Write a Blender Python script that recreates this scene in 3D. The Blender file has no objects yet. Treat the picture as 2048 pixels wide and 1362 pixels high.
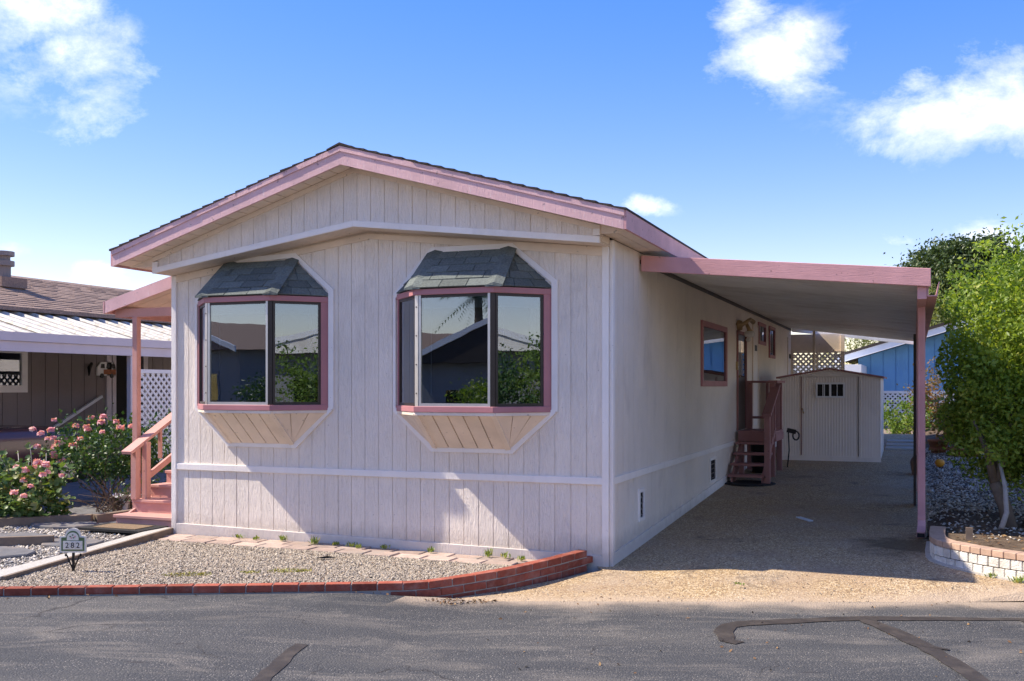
import bpy, math, random
import numpy as np
from mathutils import Matrix, Vector

S = bpy.context.scene
COL = S.collection
R = math.radians
# ------------------------------------------------------------------ camera
cam_d = bpy.data.cameras.new('camera'); cam = bpy.data.objects.new('camera', cam_d); COL.objects.link(cam)
cam.location = (2.5912, -9.0456, 1.65)
cam.rotation_euler = (R(90), 0, R(21.42))
cam_d.sensor_width = 36.0; cam_d.lens = 36.025; cam_d.shift_y = 0.0444; cam_d.shift_x = 0.0
cam_d.clip_start = 0.05; cam_d.clip_end = 2000
S.camera = cam
# ------------------------------------------------------------------ sky and sun
SUN = Vector((-1.0, -0.24, 1.13)).normalized()
EL = math.asin(SUN.z); AZ = math.atan2(SUN.x, SUN.y)
world = bpy.data.worlds.new('World'); S.world = world; world.use_nodes = True
wn = world.node_tree; wn.nodes.clear()
def N(t, kind, **k):
    n = t.nodes.new(kind)
    for a, v in k.items():
        if a.startswith('i_'):
            n.inputs[a[2:].replace('_', ' ')].default_value = v
        elif a.startswith('n_'):
            n.inputs[int(a[2:])].default_value = v
        else: setattr(n, a, v)
    return n
def L(t, a, b): t.links.new(a, b)
def M2(t, op, a, b=None, c=None, clamp=False):
    n = t.nodes.new('ShaderNodeMath'); n.operation = op; n.use_clamp = clamp
    for i, v in enumerate((a, b, c)):
        if v is None: continue
        if isinstance(v, (int, float)): n.inputs[i].default_value = v
        else: t.links.new(v, n.inputs[i])
    return n.outputs[0]
SKY_STRENGTH = 0.15
sky = N(wn, 'ShaderNodeTexSky'); sky.sky_type = 'NISHITA'; sky.sun_disc = False
sky.sun_elevation = EL; sky.sun_rotation = AZ; sky.altitude = 50; sky.air_density = 1.0; sky.dust_density = 0.3; sky.ozone_density = 2.0
tc = N(wn, 'ShaderNodeTexCoord')
# clouds: soft cumulus puffs by direction; (azimuth right of the lens axis, elevation slope, half width, half height, weight)
YAW = R(21.42)
rot = N(wn, 'ShaderNodeVectorRotate'); rot.rotation_type = 'Z_AXIS'; rot.inputs['Angle'].default_value = -YAW
L(wn, tc.outputs['Generated'], rot.inputs['Vector'])
sep = N(wn, 'ShaderNodeSeparateXYZ'); L(wn, rot.outputs[0], sep.inputs[0])
yy = M2(wn, 'MAXIMUM', sep.outputs[1], 0.05)
u = M2(wn, 'DIVIDE', sep.outputs[0], yy); v = M2(wn, 'DIVIDE', sep.outputs[2], yy)
CLOUDS = [(-.47, .365, .065, .04, 1.0), (-.425, .315, .065, .042, 1.0), (-.40, .29, .06, .04, .9), (-.405, .245, .05, .02, .6),
          (-.49, .132, .024, .011, .8), (-.405, .112, .030, .016, .8), (.255, .322, .075, .035, 1.15), (.20, .305, .04, .02, .7), (.22, .36, .04, .03, .8), (.305, .325, .03, .02, .8),
          (.42, .258, .075, .032, 1.15), (.475, .28, .06, .05, 1.25), (.375, .235, .035, .02, .8), (.405, .30, .03, .02, .7), (.13, .176, .024, .011, .95), (.46, .14, .05, .02, 1.0),
          (.38, .14, .03, .008, .6), (-.70, .22, .10, .05, 1.0), (.72, .24, .12, .05, 1.1), (.1, .62, .2, .06, .9), (-.3, .7, .15, .05, .9)]
acc = None
for (cu, cv, ru, rv, w) in CLOUDS:
    a = M2(wn, 'MULTIPLY', M2(wn, 'SUBTRACT', u, cu), 1 / ru); b = M2(wn, 'MULTIPLY', M2(wn, 'SUBTRACT', v, cv), 1 / rv)
    d2 = M2(wn, 'ADD', M2(wn, 'MULTIPLY', a, a), M2(wn, 'MULTIPLY', b, b))
    g = M2(wn, 'MULTIPLY', M2(wn, 'EXPONENT', M2(wn, 'MULTIPLY', d2, -0.8)), w)
    acc = g if acc is None else M2(wn, 'MAXIMUM', acc, g)
front = M2(wn, 'MULTIPLY', acc, M2(wn, 'GREATER_THAN', sep.outputs[1], 0.06))
nz1 = N(wn, 'ShaderNodeTexNoise', noise_dimensions='3D', i_Scale=10.0, i_Detail=12.0, i_Roughness=.68, i_Distortion=.2)
mp = N(wn, 'ShaderNodeMapping'); mp.inputs['Scale'].default_value = (1, 1, 1.6); L(wn, rot.outputs[0], mp.inputs[0]); L(wn, mp.outputs[0], nz1.inputs['Vector'])
nz2 = N(wn, 'ShaderNodeTexNoise', i_Scale=2.2, i_Detail=7.0, i_Roughness=.6); L(wn, mp.outputs[0], nz2.inputs['Vector'])
back = M2(wn, 'MULTIPLY', M2(wn, 'SUBTRACT', nz2.outputs[0], .43), M2(wn, 'MULTIPLY', M2(wn, 'LESS_THAN', sep.outputs[1], 0.06), 4.0))  # unseen clouds behind the lens, made denser to add neutral fill light
field = M2(wn, 'ADD', front, M2(wn, 'MAXIMUM', back, 0.0))
cl = M2(wn, 'ADD', M2(wn, 'MULTIPLY', field, .95), M2(wn, 'MULTIPLY', M2(wn, 'SUBTRACT', nz1.outputs[0], .5), 2.6))
cl = M2(wn, 'MULTIPLY', M2(wn, 'SUBTRACT', cl, .34), 1.1, clamp=True)
cl = M2(wn, 'MULTIPLY', cl, M2(wn, 'MULTIPLY', field, 2.2, clamp=True))
cl = M2(wn, 'MULTIPLY', M2(wn, 'POWER', cl, 1.1), .90)
huesat = N(wn, 'ShaderNodeHueSaturation', i_Hue=.511, i_Saturation=2.1, i_Value=.84)
wb = N(wn, 'ShaderNodeMix', data_type='RGBA', blend_type='MULTIPLY'); wb.inputs[0].default_value = 1.0; wb.inputs[7].default_value = (.90, .81, .82, 1)
gam = N(wn, 'ShaderNodeGamma', i_Gamma=.62); L(wn, sky.outputs[0], gam.inputs[0]); L(wn, gam.outputs[0], wb.inputs[6]); L(wn, wb.outputs[2], huesat.inputs['Color'])
mixc = N(wn, 'ShaderNodeMix', data_type='RGBA'); L(wn, cl, mixc.inputs[0]); L(wn, huesat.outputs[0], mixc.inputs[6])
nz3 = N(wn, 'ShaderNodeTexNoise', i_Scale=14.0, i_Detail=8.0, i_Roughness=.6); L(wn, mp.outputs[0], nz3.inputs['Vector'])
shade = N(wn, 'ShaderNodeMix', data_type='RGBA'); shade.inputs[6].default_value = (1.75, 1.85, 2.05, 1); shade.inputs[7].default_value = (3.0, 2.95, 2.9, 1)
L(wn, M2(wn, 'MULTIPLY_ADD', nz3.outputs[0], 3.0, -.95, clamp=True), shade.inputs[0]); L(wn, shade.outputs[2], mixc.inputs[7])
bg = N(wn, 'ShaderNodeBackground', i_Strength=SKY_STRENGTH); L(wn, mixc.outputs[2], bg.inputs['Color'])
wo = N(wn, 'ShaderNodeOutputWorld'); L(wn, bg.outputs[0], wo.inputs[0])
sun_d = bpy.data.lights.new('sun', 'SUN'); sun_d.energy = 2.0; sun_d.angle = R(0.53); sun_d.color = (1.0, 0.89, 0.74)
sun = bpy.data.objects.new('sun', sun_d); COL.objects.link(sun)
sun.rotation_euler = SUN.to_track_quat('Z', 'Y').to_euler()
S.view_settings.view_transform = 'Standard'; S.view_settings.look = 'None'
S.view_settings.exposure = 2.1; S.view_settings.gamma = 1.0
S.render.engine = 'CYCLES'
try:
    S.cycles.use_denoising = True; S.cycles.max_bounces = 10; S.cycles.diffuse_bounces = 7; S.cycles.transparent_max_bounces = 12
except Exception: pass

# ------------------------------------------------------------------ materials
def base_mat(name):
    m = bpy.data.materials.new(name); m.use_nodes = True
    t = m.node_tree; b = t.nodes['Principled BSDF']; return m, t, b
def ramp(t, fac, stops):
    r = t.nodes.new('ShaderNodeValToRGB'); e = r.color_ramp.elements
    while len(e) < len(stops): e.new(.5)
    for el, (p, c) in zip(e, stops):
        el.position = p; el.color = (*c, 1) if len(c) == 3 else c
    t.links.new(fac, r.inputs[0]); return r.outputs[0]
def noise(t, vec, scale, detail=4, rough=.55, dist=0, sc=None):
    n = t.nodes.new('ShaderNodeTexNoise'); n.inputs['Scale'].default_value = scale; n.inputs['Detail'].default_value = detail
    n.inputs['Roughness'].default_value = rough; n.inputs['Distortion'].default_value = dist
    if sc:
        mp = t.nodes.new('ShaderNodeMapping'); mp.inputs['Scale'].default_value = sc; t.links.new(vec, mp.inputs[0]); vec = mp.outputs[0]
    t.links.new(vec, n.inputs['Vector']); return n.outputs[0]
def mixrgb(t, fac, a, b, mode='MIX'):
    n = t.nodes.new('ShaderNodeMix'); n.data_type = 'RGBA'; n.blend_type = mode
    for s, x in ((0, fac), (6, a), (7, b)):
        if isinstance(x, (int, float)): n.inputs[s].default_value = x
        elif isinstance(x, tuple): n.inputs[s].default_value = (*x, 1)
        else: t.links.new(x, n.inputs[s])
    return n.outputs[2]
def bump(t, b, h, strength, dist=.01):
    n = t.nodes.new('ShaderNodeBump'); n.inputs['Strength'].default_value = strength; n.inputs['Distance'].default_value = dist
    t.links.new(h, n.inputs['Height']); t.links.new(n.outputs[0], b.inputs['Normal'])
def pos(t):
    return t.nodes.new('ShaderNodeNewGeometry').outputs['Position']
def sc(c, k): return tuple(min(1, x * k) for x in c)
def pm(name, c, var=.12, scale=6, fine=80, bmp=.15, bd=.004, rough=.6, spec=.35, metal=0, obj_rand=0, dirt=None, dirt_amt=.5, dirt_scale=1.5, grain=None):
    """painted / mineral surface: tone drift, fine relief, optional dirt patches and per-piece drift"""
    m, t, b = base_mat(name); p = pos(t)
    f = noise(t, p, scale, 5, .6)
    col = ramp(t, f, [(.25, sc(c, 1 - var)), (.75, sc(c, 1 + var))])
    if obj_rand:
        oi = t.nodes.new('ShaderNodeObjectInfo')
        k = ramp(t, oi.outputs['Random'], [(0, (1 - obj_rand,) * 3), (1, (1 + obj_rand * .6,) * 3)])
        col = mixrgb(t, 1.0, col, k, 'MULTIPLY')
    if dirt:
        d = noise(t, p, dirt_scale, 8, .65, .4)
        k = ramp(t, d, [(.48, (0, 0, 0)), (.70, (dirt_amt,) * 3)])
        col = mixrgb(t, k, col, dirt)
    t.links.new(col, b.inputs['Base Color'])
    h = noise(t, p, fine, 6, .65, 0, grain)
    bump(t, b, h, bmp, bd)
    b.inputs['Roughness'].default_value = rough; b.inputs['Specular IOR Level'].default_value = spec; b.inputs['Metallic'].default_value = metal
    return m
def siding_mat(name, c, stain=(.45, .40, .36), bmp=.9):
    m, t, b = base_mat(name); p = pos(t)
    oi = t.nodes.new('ShaderNodeObjectInfo')
    off = t.nodes.new('ShaderNodeVectorMath'); off.operation = 'ADD'
    k = t.nodes.new('ShaderNodeVectorMath'); k.operation = 'SCALE'; k.inputs[0].default_value = (13, 7, 29); t.links.new(oi.outputs['Random'], k.inputs['Scale'])
    t.links.new(p, off.inputs[0]); t.links.new(k.outputs[0], off.inputs[1]); q = off.outputs[0]
    f = noise(t, p, 1.6, 5, .6)
    col = ramp(t, f, [(.3, sc(c, .93)), (.7, sc(c, 1.04))])
    rv = ramp(t, oi.outputs['Random'], [(0, (.955,) * 3), (1, (1.0,) * 3)]); col = mixrgb(t, 1, col, rv, 'MULTIPLY')
    st = noise(t, p, 2.2, 9, .7, 1.0, (1, 1, .35)); col = mixrgb(t, ramp(t, st, [(.56, (0, 0, 0)), (.78, (.36,) * 3)]), col, stain)
    sp = noise(t, q, 38, 3, .5); col = mixrgb(t, ramp(t, sp, [(.72, (0, 0, 0)), (.76, (.45,) * 3)]), col, (.22, .19, .17))
    sepz = t.nodes.new('ShaderNodeSeparateXYZ'); t.links.new(p, sepz.inputs[0])
    sm = M2(t, 'ADD', sepz.outputs[2], M2(t, 'MULTIPLY', noise(t, p, 9, 5, .6), -.22))
    splash = ramp(t, sm, [(-.04, (.5,) * 3), (.18, (0, 0, 0))]); col = mixrgb(t, splash, col, (.40, .33, .27))
    t.links.new(col, b.inputs['Base Color'])
    g1 = noise(t, q, 14, 8, .68, 1.4, (3.2, 3.2, .55)); g2 = noise(t, q, 120, 3, .6, 0, (1, 1, .22))
    h = M2(t, 'ADD', g1, M2(t, 'MULTIPLY', g2, .35)); bump(t, b, h, bmp, .022)
    b.inputs['Roughness'].default_value = .62; b.inputs['Specular IOR Level'].default_value = .3
    return m
def wood_paint(name, c, chips=(.72, .62, .60), chip=.66, bmp=.4, grain=(1, 14, 14)):
    m, t, b = base_mat(name); p = pos(t)
    f = noise(t, p, 3, 6, .6); col = ramp(t, f, [(.3, sc(c, .86)), (.7, sc(c, 1.1))])
    g = noise(t, p, 7, 7, .65, .8, grain)
    if chips: col = mixrgb(t, ramp(t, noise(t, p, 16, 8, .7, .6, tuple(max(.4, x * .2) for x in grain)), [(chip, (0, 0, 0)), (chip + .06, (.6,) * 3)]), col, chips)
    col = mixrgb(t, ramp(t, noise(t, p, 20, 2, .5), [(.70, (0, 0, 0)), (.73, (.6,) * 3)]), col, sc(c, .35))
    t.links.new(col, b.inputs['Base Color']); bump(t, b, M2(t, 'ADD', g, M2(t, 'MULTIPLY', noise(t, p, 90, 3), .3)), bmp, .008)
    b.inputs['Roughness'].default_value = .6; b.inputs['Specular IOR Level'].default_value = .3
    return m
def leaf_mat(name, c1, c2, c3=None, trans=.35, gloss=.45):
    m, t, b = base_mat(name)
    a = t.nodes.new('ShaderNodeAttribute'); a.attribute_name = 'rnd'
    st = [(0, c1), (.75, c2)] + ([(1, c3)] if c3 else [])
    col = ramp(t, a.outputs['Fac'], st)
    t.links.new(col, b.inputs['Base Color']); b.inputs['Roughness'].default_value = gloss; b.inputs['Specular IOR Level'].default_value = .35
    tr = t.nodes.new('ShaderNodeBsdfTranslucent'); t.links.new(mixrgb(t, 1, col, (1.3, 1.25, .5), 'MULTIPLY'), tr.inputs[0])
    mx = t.nodes.new('ShaderNodeMixShader'); mx.inputs[0].default_value = trans
    t.links.new(b.outputs[0], mx.inputs[1]); t.links.new(tr.outputs[0], mx.inputs[2])
    t.links.new(mx.outputs[0], t.nodes['Material Output'].inputs[0]); return m
def glass_mat(name, refl=.17, tint=(.5, .55, .57)):
    m, t, b = base_mat(name)
    gl = t.nodes.new('ShaderNodeBsdfGlossy'); gl.inputs['Roughness'].default_value = .004; gl.inputs[0].default_value = (.86, .92, 1.0, 1)
    tr = t.nodes.new('ShaderNodeBsdfTransparent'); tr.inputs[0].default_value = (*tint, 1)
    fr = t.nodes.new('ShaderNodeFresnel'); fr.inputs[0].default_value = 1.5
    fac = M2(t, 'ADD', M2(t, 'MULTIPLY', fr.outputs[0], 1.0 - refl), refl, clamp=True)
    n = t.nodes.new('ShaderNodeBump'); n.inputs['Strength'].default_value = .03; n.inputs['Distance'].default_value = .02
    t.links.new(noise(t, pos(t), 1.7, 2), n.inputs['Height']); t.links.new(n.outputs[0], gl.inputs['Normal'])
    mx = t.nodes.new('ShaderNodeMixShader'); t.links.new(fac, mx.inputs[0]); t.links.new(tr.outputs[0], mx.inputs[1]); t.links.new(gl.outputs[0], mx.inputs[2])
    t.links.new(mx.outputs[0], t.nodes['Material Output'].inputs[0]); return m
def stone_mat(name, stops, bmp=.3, fine=120, rough=.8):
    m, t, b = base_mat(name)
    a = t.nodes.new('ShaderNodeAttribute'); a.attribute_name = 'rnd'
    col = ramp(t, a.outputs['Fac'], stops); col = mixrgb(t, .5, col, ramp(t, noise(t, pos(t), 60, 3), [(.3, (.6,) * 3), (.7, (1.0,) * 3)]), 'MULTIPLY')
    t.links.new(col, b.inputs['Base Color']); b.inputs['Roughness'].default_value = rough; b.inputs['Specular IOR Level'].default_value = .25
    bump(t, b, noise(t, pos(t), fine, 3), bmp, .003); return m

PINK = (.50, .215, .205); WHITE = (.92, .825, .725)
m_side = siding_mat('white_siding', WHITE)
m_trim = siding_mat('white_trim', (.90, .84, .785), bmp=.35)
m_cream = wood_paint('cream_boards', (.78, .66, .54), None, bmp=.15)
m_pink = wood_paint('pink_paint', (.64, .34, .335))
m_pinkm = wood_paint('pink_fascia', (.72, .455, .455), (.80, .68, .66), .60, .8, (14, 14, 1.5))
m_pinks = wood_paint('salmon_paint', (.53, .28, .24), (.62, .42, .36), .68, .25)
m_pinkd = wood_paint('weathered_pink_paint', (.34, .165, .155), (.45, .36, .33), .64, .35)
m_pinkwin = pm('pink_window_frame', (.44, .19, .20), .1, 4, 60, .12, rough=.5)
m_alum = pm('bronze_aluminium', (.045, .035, .03), .15, 8, 100, .05, rough=.35, metal=.3)
m_alul = pm('mill_aluminium', (.55, .53, .50), .1, 8, 100, .05, rough=.35, metal=.7)
m_glass = glass_mat('window_glass')
m_glass2 = glass_mat('dark_window_glass', .16, (.3, .33, .35))
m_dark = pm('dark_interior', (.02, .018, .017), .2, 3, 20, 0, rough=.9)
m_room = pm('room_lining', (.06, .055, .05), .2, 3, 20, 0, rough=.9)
m_blind = pm('blind_vinyl', (.75, .75, .72), .05, 5, 60, .02, rough=.5)
m_curt = pm('curtain_cloth', (.62, .55, .44), .1, 5, 60, .1, rough=.9)
m_shing = pm('charcoal_shingle', (.145, .165, .155), .34, 55, 260, .8, .004, rough=.95, spec=.15, obj_rand=.26)
m_shingb = pm('roof_shingle', (.06, .05, .045), .4, 40, 260, .8, .004, rough=.95, spec=.15)
m_metal = pm('white_roof_metal', (.80, .78, .73), .08, 2.5, 60, .06, rough=.5, dirt=(.42, .37, .30), dirt_amt=.5, dirt_scale=1.2)
m_shed = siding_mat('shed_metal', (.86, .77, .69), bmp=.06)
m_brass = pm('aged_brass', (.42, .30, .16), .2, 12, 80, .2, rough=.45, metal=.5)
m_black = pm('black_plastic', (.02, .02, .022), .2, 8, 80, .1, rough=.5)
m_iron = pm('black_iron', (.018, .018, .018), .2, 8, 90, .2, rough=.45, metal=.4)
m_white = pm('white_paint', (.80, .79, .78), .05, 5, 60, .08, rough=.5)
m_lamp = pm('lamp_porcelain', (.75, .73, .68), .05, 5, 60, .02, rough=.25)
m_brick = pm('red_brick', (.31, .082, .05), .22, 22, 130, .45, .004, rough=.85, spec=.2, obj_rand=.28, dirt=(.50, .36, .29), dirt_amt=.25, dirt_scale=9)
m_mortar = pm('mortar', (.36, .33, .29), .2, 20, 140, .5, rough=.95)
m_block = pm('split_face_block', (.80, .76, .68), .12, 14, 70, 1.0, .012, rough=.9, spec=.2, obj_rand=.10, dirt=(.40, .36, .29), dirt_amt=.5, dirt_scale=5)
m_cap = pm('tan_cap_brick', (.47, .32, .23), .15, 18, 120, .5, .004, rough=.9, obj_rand=.18)
m_paver = pm('rose_paver', (.44, .33, .27), .22, 9, 110, .6, .005, rough=.9, obj_rand=.3, dirt=(.30, .27, .23), dirt_amt=.7, dirt_scale=4)
m_conc = pm('pebbled_concrete', (.44, .42, .38), .25, 60, 120, .6, .006, rough=.9, dirt=(.28, .24, .19), dirt_amt=.5)
m_slate = pm('dark_slate', (.13, .13, .135), .25, 6, 80, .5, rough=.85, dirt=(.28, .22, .17), dirt_amt=.7, dirt_scale=2)
m_soil = pm('garden_soil', (.13, .095, .068), .35, 9, 60, 1.0, .02, rough=1, spec=.1, dirt=(.27, .21, .15), dirt_amt=.6, dirt_scale=3)
m_bark = pm('bark', (.15, .115, .085), .3, 12, 30, 1.0, .02, rough=.95, grain=(1, 1, .25))
m_barkp = pm('pale_bark', (.34, .32, .29), .3, 12, 30, .8, .01, rough=.95, grain=(1, 1, .25))
m_twig = pm('dry_twig', (.17, .12, .085), .3, 14, 60, .5, rough=.95)
m_terra = pm('terracotta', (.38, .15, .075), .15, 8, 60, .2, rough=.85)
m_orange = pm('orange_glaze', (.75, .32, .03), .15, 9, 40, .1, rough=.5)
m_rock = pm('brown_rock', (.21, .14, .10), .3, 7, 40, .9, .02, rough=.95)
m_ngb = siding_mat('brown_siding', (.25, .215, .205), (.09, .075, .07), .25)
m_ngr = pm('brown_roof_shingle', (.30, .215, .17), .35, 30, 200, .7, .006, rough=.95, spec=.15, obj_rand=.2)
m_nga = pm('mossy_awning_metal', (.55, .51, .44), .08, 3, 70, .1, rough=.55, dirt=(.20, .16, .09), dirt_amt=.9, dirt_scale=9)
m_lil = pm('lilac_gutter', (.62, .565, .59), .06, 3, 60, .05, rough=.45)
m_blue = siding_mat('blue_siding', (.16, .38, .66), (.10, .25, .5), .2)
m_bluew = pm('white_fascia', (.78, .80, .82), .06, 3, 60, .05, rough=.5)
m_ngrey = siding_mat('grey_siding', (.24, .25, .27), (.2, .2, .2), .2)
m_car = pm('car_paint', (.13, .06, .05), .05, 3, 30, 0, rough=.18, spec=.7)
m_tyre = pm('tyre_rubber', (.02, .02, .02), .1, 8, 80, .2, rough=.9)
m_rim = pm('alloy_rim', (.5, .5, .5), .05, 8, 80, .02, rough=.3, metal=.8)
m_mat = pm('rubber_mat', (.02, .02, .02), .3, 30, 200, .8, rough=.9)
m_coir = pm('coir_mat', (.20, .14, .085), .3, 60, 300, .8, rough=1)
m_tile = pm('cream_tile', (.74, .70, .60), .05, 8, 60, .05, rough=.35)
m_greenp = pm('green_glaze', (.10, .16, .07), .2, 20, 80, .1, rough=.4)
m_tar = pm('crack_sealant', (.045, .038, .033), .25, 9, 90, .35, rough=.6, dirt=(.12, .10, .08), dirt_amt=.5, dirt_scale=6)
m_paper = pm('pale_paper', (.62, .66, .70), .05, 8, 60, .1, rough=.8)
m_wood = pm('weathered_timber', (.20, .15, .11), .25, 8, 60, .6, rough=.95, grain=(1, 1, .2))
m_darkwood = pm('dark_weathered_timber', (.06, .048, .042), .25, 8, 60, .6, rough=.95, grain=(1, 1, .2))
m_stonew = pm('white_glaze', (.8, .78, .74), .05, 8, 60, .05, rough=.4)
m_red = pm('red_paint', (.5, .03, .03), .1, 8, 60, .05, rough=.4)
m_petal = leaf_mat('pink_petals', (.70, .28, .36), (.85, .50, .55), (.9, .72, .72), .3, .6)
m_privet = leaf_mat('privet_leaves', (.05, .12, .015), (.27, .37, .05), (.58, .58, .15), .45)
m_oakl = leaf_mat('oak_leaves', (.035, .065, .022), (.07, .11, .032), (.11, .15, .05), .2)
m_will = leaf_mat('willow_leaves', (.13, .17, .045), (.25, .28, .09), (.36, .34, .16), .4)
m_ger = leaf_mat('geranium_leaves', (.06, .12, .03), (.14, .22, .06), (.30, .27, .10), .3)
m_rosel = leaf_mat('rose_leaves', (.03, .075, .022), (.07, .14, .04), (.16, .18, .06), .25)
m_shrub = leaf_mat('shrub_leaves', (.07, .14, .025), (.19, .29, .05), (.34, .36, .10), .4)
m_redl = leaf_mat('red_shrub_leaves', (.10, .12, .04), (.30, .16, .06), (.42, .22, .10), .35)
m_grass = leaf_mat('weed_blades', (.12, .19, .04), (.24, .31, .08), (.42, .40, .16), .35)
m_palm = leaf_mat('palm_fronds', (.03, .07, .02), (.07, .13, .03), (.2, .2, .08), .2)
m_litter = stone_mat('leaf_litter', [(0, (.10, .055, .03)), (.6, (.20, .11, .05)), (1, (.34, .22, .10))])
m_grav = stone_mat('pea_gravel', [(0, (.15, .12, .09)), (.25, (.31, .26, .20)), (.6, (.44, .375, .295)), (.85, (.58, .51, .41)), (1, (.30, .20, .13))])
m_grav2 = stone_mat('pale_gravel', [(0, (.20, .165, .125)), (.4, (.46, .41, .34)), (1, (.78, .73, .65))])

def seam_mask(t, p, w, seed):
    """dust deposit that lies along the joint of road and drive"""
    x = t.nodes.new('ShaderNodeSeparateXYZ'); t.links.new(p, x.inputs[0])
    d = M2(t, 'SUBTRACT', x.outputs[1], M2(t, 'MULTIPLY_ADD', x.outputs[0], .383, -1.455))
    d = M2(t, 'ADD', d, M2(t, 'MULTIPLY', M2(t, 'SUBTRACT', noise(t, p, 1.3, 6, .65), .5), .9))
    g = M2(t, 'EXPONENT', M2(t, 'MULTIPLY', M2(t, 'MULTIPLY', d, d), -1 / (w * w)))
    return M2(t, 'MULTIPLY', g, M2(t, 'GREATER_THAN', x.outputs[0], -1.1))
def asphalt():
    m, t, b = base_mat('asphalt'); p = pos(t)
    mp = t.nodes.new('ShaderNodeMapping'); mp.inputs['Rotation'].default_value = (0, 0, R(-21)); t.links.new(p, mp.inputs[0]); pr = mp.outputs[0]
    big = noise(t, pr, .8, 7, .62, .5, (.35, 1.7, 1))
    col = ramp(t, big, [(.28, (.045, .048, .052)), (.5, (.070, .072, .074)), (.72, (.118, .113, .104))])
    wear = noise(t, pr, 1.5, 8, .7, .5, (.4, 1.6, 1))
    vor = t.nodes.new('ShaderNodeTexVoronoi'); vor.inputs['Scale'].default_value = 70; t.links.new(p, vor.inputs['Vector'])
    sp = ramp(t, vor.outputs['Distance'], [(.10, (1,) * 3), (.36, (0,) * 3)])
    rnd = ramp(t, vor.outputs['Color'], [(.35, (0,) * 3), (.75, (1,) * 3)])
    spk = M2(t, 'MULTIPLY', M2(t, 'MULTIPLY', sp, rnd), ramp(t, wear, [(.36, (.15,) * 3), (.62, (1,) * 3)]))
    col = mixrgb(t, spk, col, (.56, .51, .44))
    col = mixrgb(t, ramp(t, noise(t, p, 130, 2, .5), [(.35, (.55,) * 3), (.5, (0,) * 3)]), col, (.055, .056, .06))
    dust = noise(t, pr, 2.0, 9, .7, .8, (.45, 1.5, 1)); col = mixrgb(t, ramp(t, dust, [(.50, (0,) * 3), (.74, (.5,) * 3)]), col, (.30, .265, .22))
    oil = noise(t, pr, 2.6, 3, .5, .3, (.6, 1.4, 1)); col = mixrgb(t, ramp(t, oil, [(.705, (0,) * 3), (.73, (.75,) * 3)]), col, (.04, .038, .04))
    cr = t.nodes.new('ShaderNodeTexVoronoi'); cr.feature = 'DISTANCE_TO_EDGE'; cr.inputs['Scale'].default_value = .75
    wp_ = t.nodes.new('ShaderNodeVectorMath'); wp_.operation = 'MULTIPLY_ADD'; nc = t.nodes.new('ShaderNodeTexNoise'); nc.inputs['Scale'].default_value = 3.0; nc.inputs['Detail'].default_value = 8; t.links.new(p, nc.inputs['Vector'])
    t.links.new(nc.outputs['Color'], wp_.inputs[0]); wp_.inputs[1].default_value = (.5, .5, 0); t.links.new(p, wp_.inputs[2]); t.links.new(wp_.outputs[0], cr.inputs['Vector'])
    ck = M2(t, 'MULTIPLY', ramp(t, cr.outputs['Distance'], [(.002, (1,) * 3), (.007, (0,) * 3)]), ramp(t, noise(t, p, .9, 3), [(.50, (0,) * 3), (.60, (.8,) * 3)]))
    col = mixrgb(t, ck, col, (.03, .028, .027))
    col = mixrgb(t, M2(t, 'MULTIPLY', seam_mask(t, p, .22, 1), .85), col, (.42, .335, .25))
    t.links.new(col, b.inputs['Base Color']); b.inputs['Roughness'].default_value = .85; b.inputs['Specular IOR Level'].default_value = .25
    bump(t, b, M2(t, 'ADD', noise(t, p, 110, 4, .7), M2(t, 'MULTIPLY', vor.outputs['Distance'], .8)), .9, .008)
    return m
def aggregate():
    m, t, b = base_mat('exposed_aggregate'); p = pos(t)
    vor = t.nodes.new('ShaderNodeTexVoronoi'); vor.inputs['Scale'].default_value = 84; t.links.new(p, vor.inputs['Vector'])
    peb = ramp(t, vor.outputs['Color'], [(.12, (.20, .125, .065)), (.42, (.47, .325, .17)), (.68, (.64, .47, .26)), (.95, (.84, .72, .52))])
    edge = ramp(t, vor.outputs['Distance'], [(.25, (1,) * 3), (.62, (.66,) * 3)])
    col = mixrgb(t, 1, peb, edge, 'MULTIPLY')
    st = noise(t, p, .9, 8, .65, .8); col = mixrgb(t, ramp(t, st, [(.42, (0,) * 3), (.68, (.62,) * 3)]), col, (.33, .235, .16))
    gr = noise(t, p, 1.1, 6, .6, .3); col = mixrgb(t, ramp(t, gr, [(.5, (0,) * 3), (.8, (.4,) * 3)]), col, (.42, .37, .32))
    oil = noise(t, p, 2.0, 5, .55, .8); col = mixrgb(t, ramp(t, oil, [(.60, (0,) * 3), (.70, (.6,) * 3)]), col, (.13, .095, .065))
    wet = t.nodes.new('ShaderNodeVectorMath'); wet.operation = 'DISTANCE'; wet.inputs[1].default_value = (2.62, 1.55, .08); t.links.new(p, wet.inputs[0])
    wd = M2(t, 'MULTIPLY', M2(t, 'ADD', wet.outputs['Value'], M2(t, 'MULTIPLY', noise(t, p, 3.2, 6, .65), 1.5)), .4); col = mixrgb(t, ramp(t, wd, [(.40, (.8,) * 3), (.56, (0,) * 3)]), col, (.10, .07, .035))
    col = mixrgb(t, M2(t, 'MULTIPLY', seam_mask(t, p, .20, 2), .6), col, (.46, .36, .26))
    t.links.new(col, b.inputs['Base Color']); b.inputs['Roughness'].default_value = .8; b.inputs['Specular IOR Level'].default_value = .3
    bump(t, b, vor.outputs['Distance'], .7, .007); return m
m_asph = asphalt(); m_agg = aggregate()
m_dust = pm('sandy_apron', (.36, .27, .185), .25, 7, 130, .6, .006, rough=.95, dirt=(.22, .165, .115), dirt_amt=.7, dirt_scale=3)
m_ground = pm('dry_ground', (.24, .19, .14), .3, 2, 40, .6, .02, rough=1, spec=.1)
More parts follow.
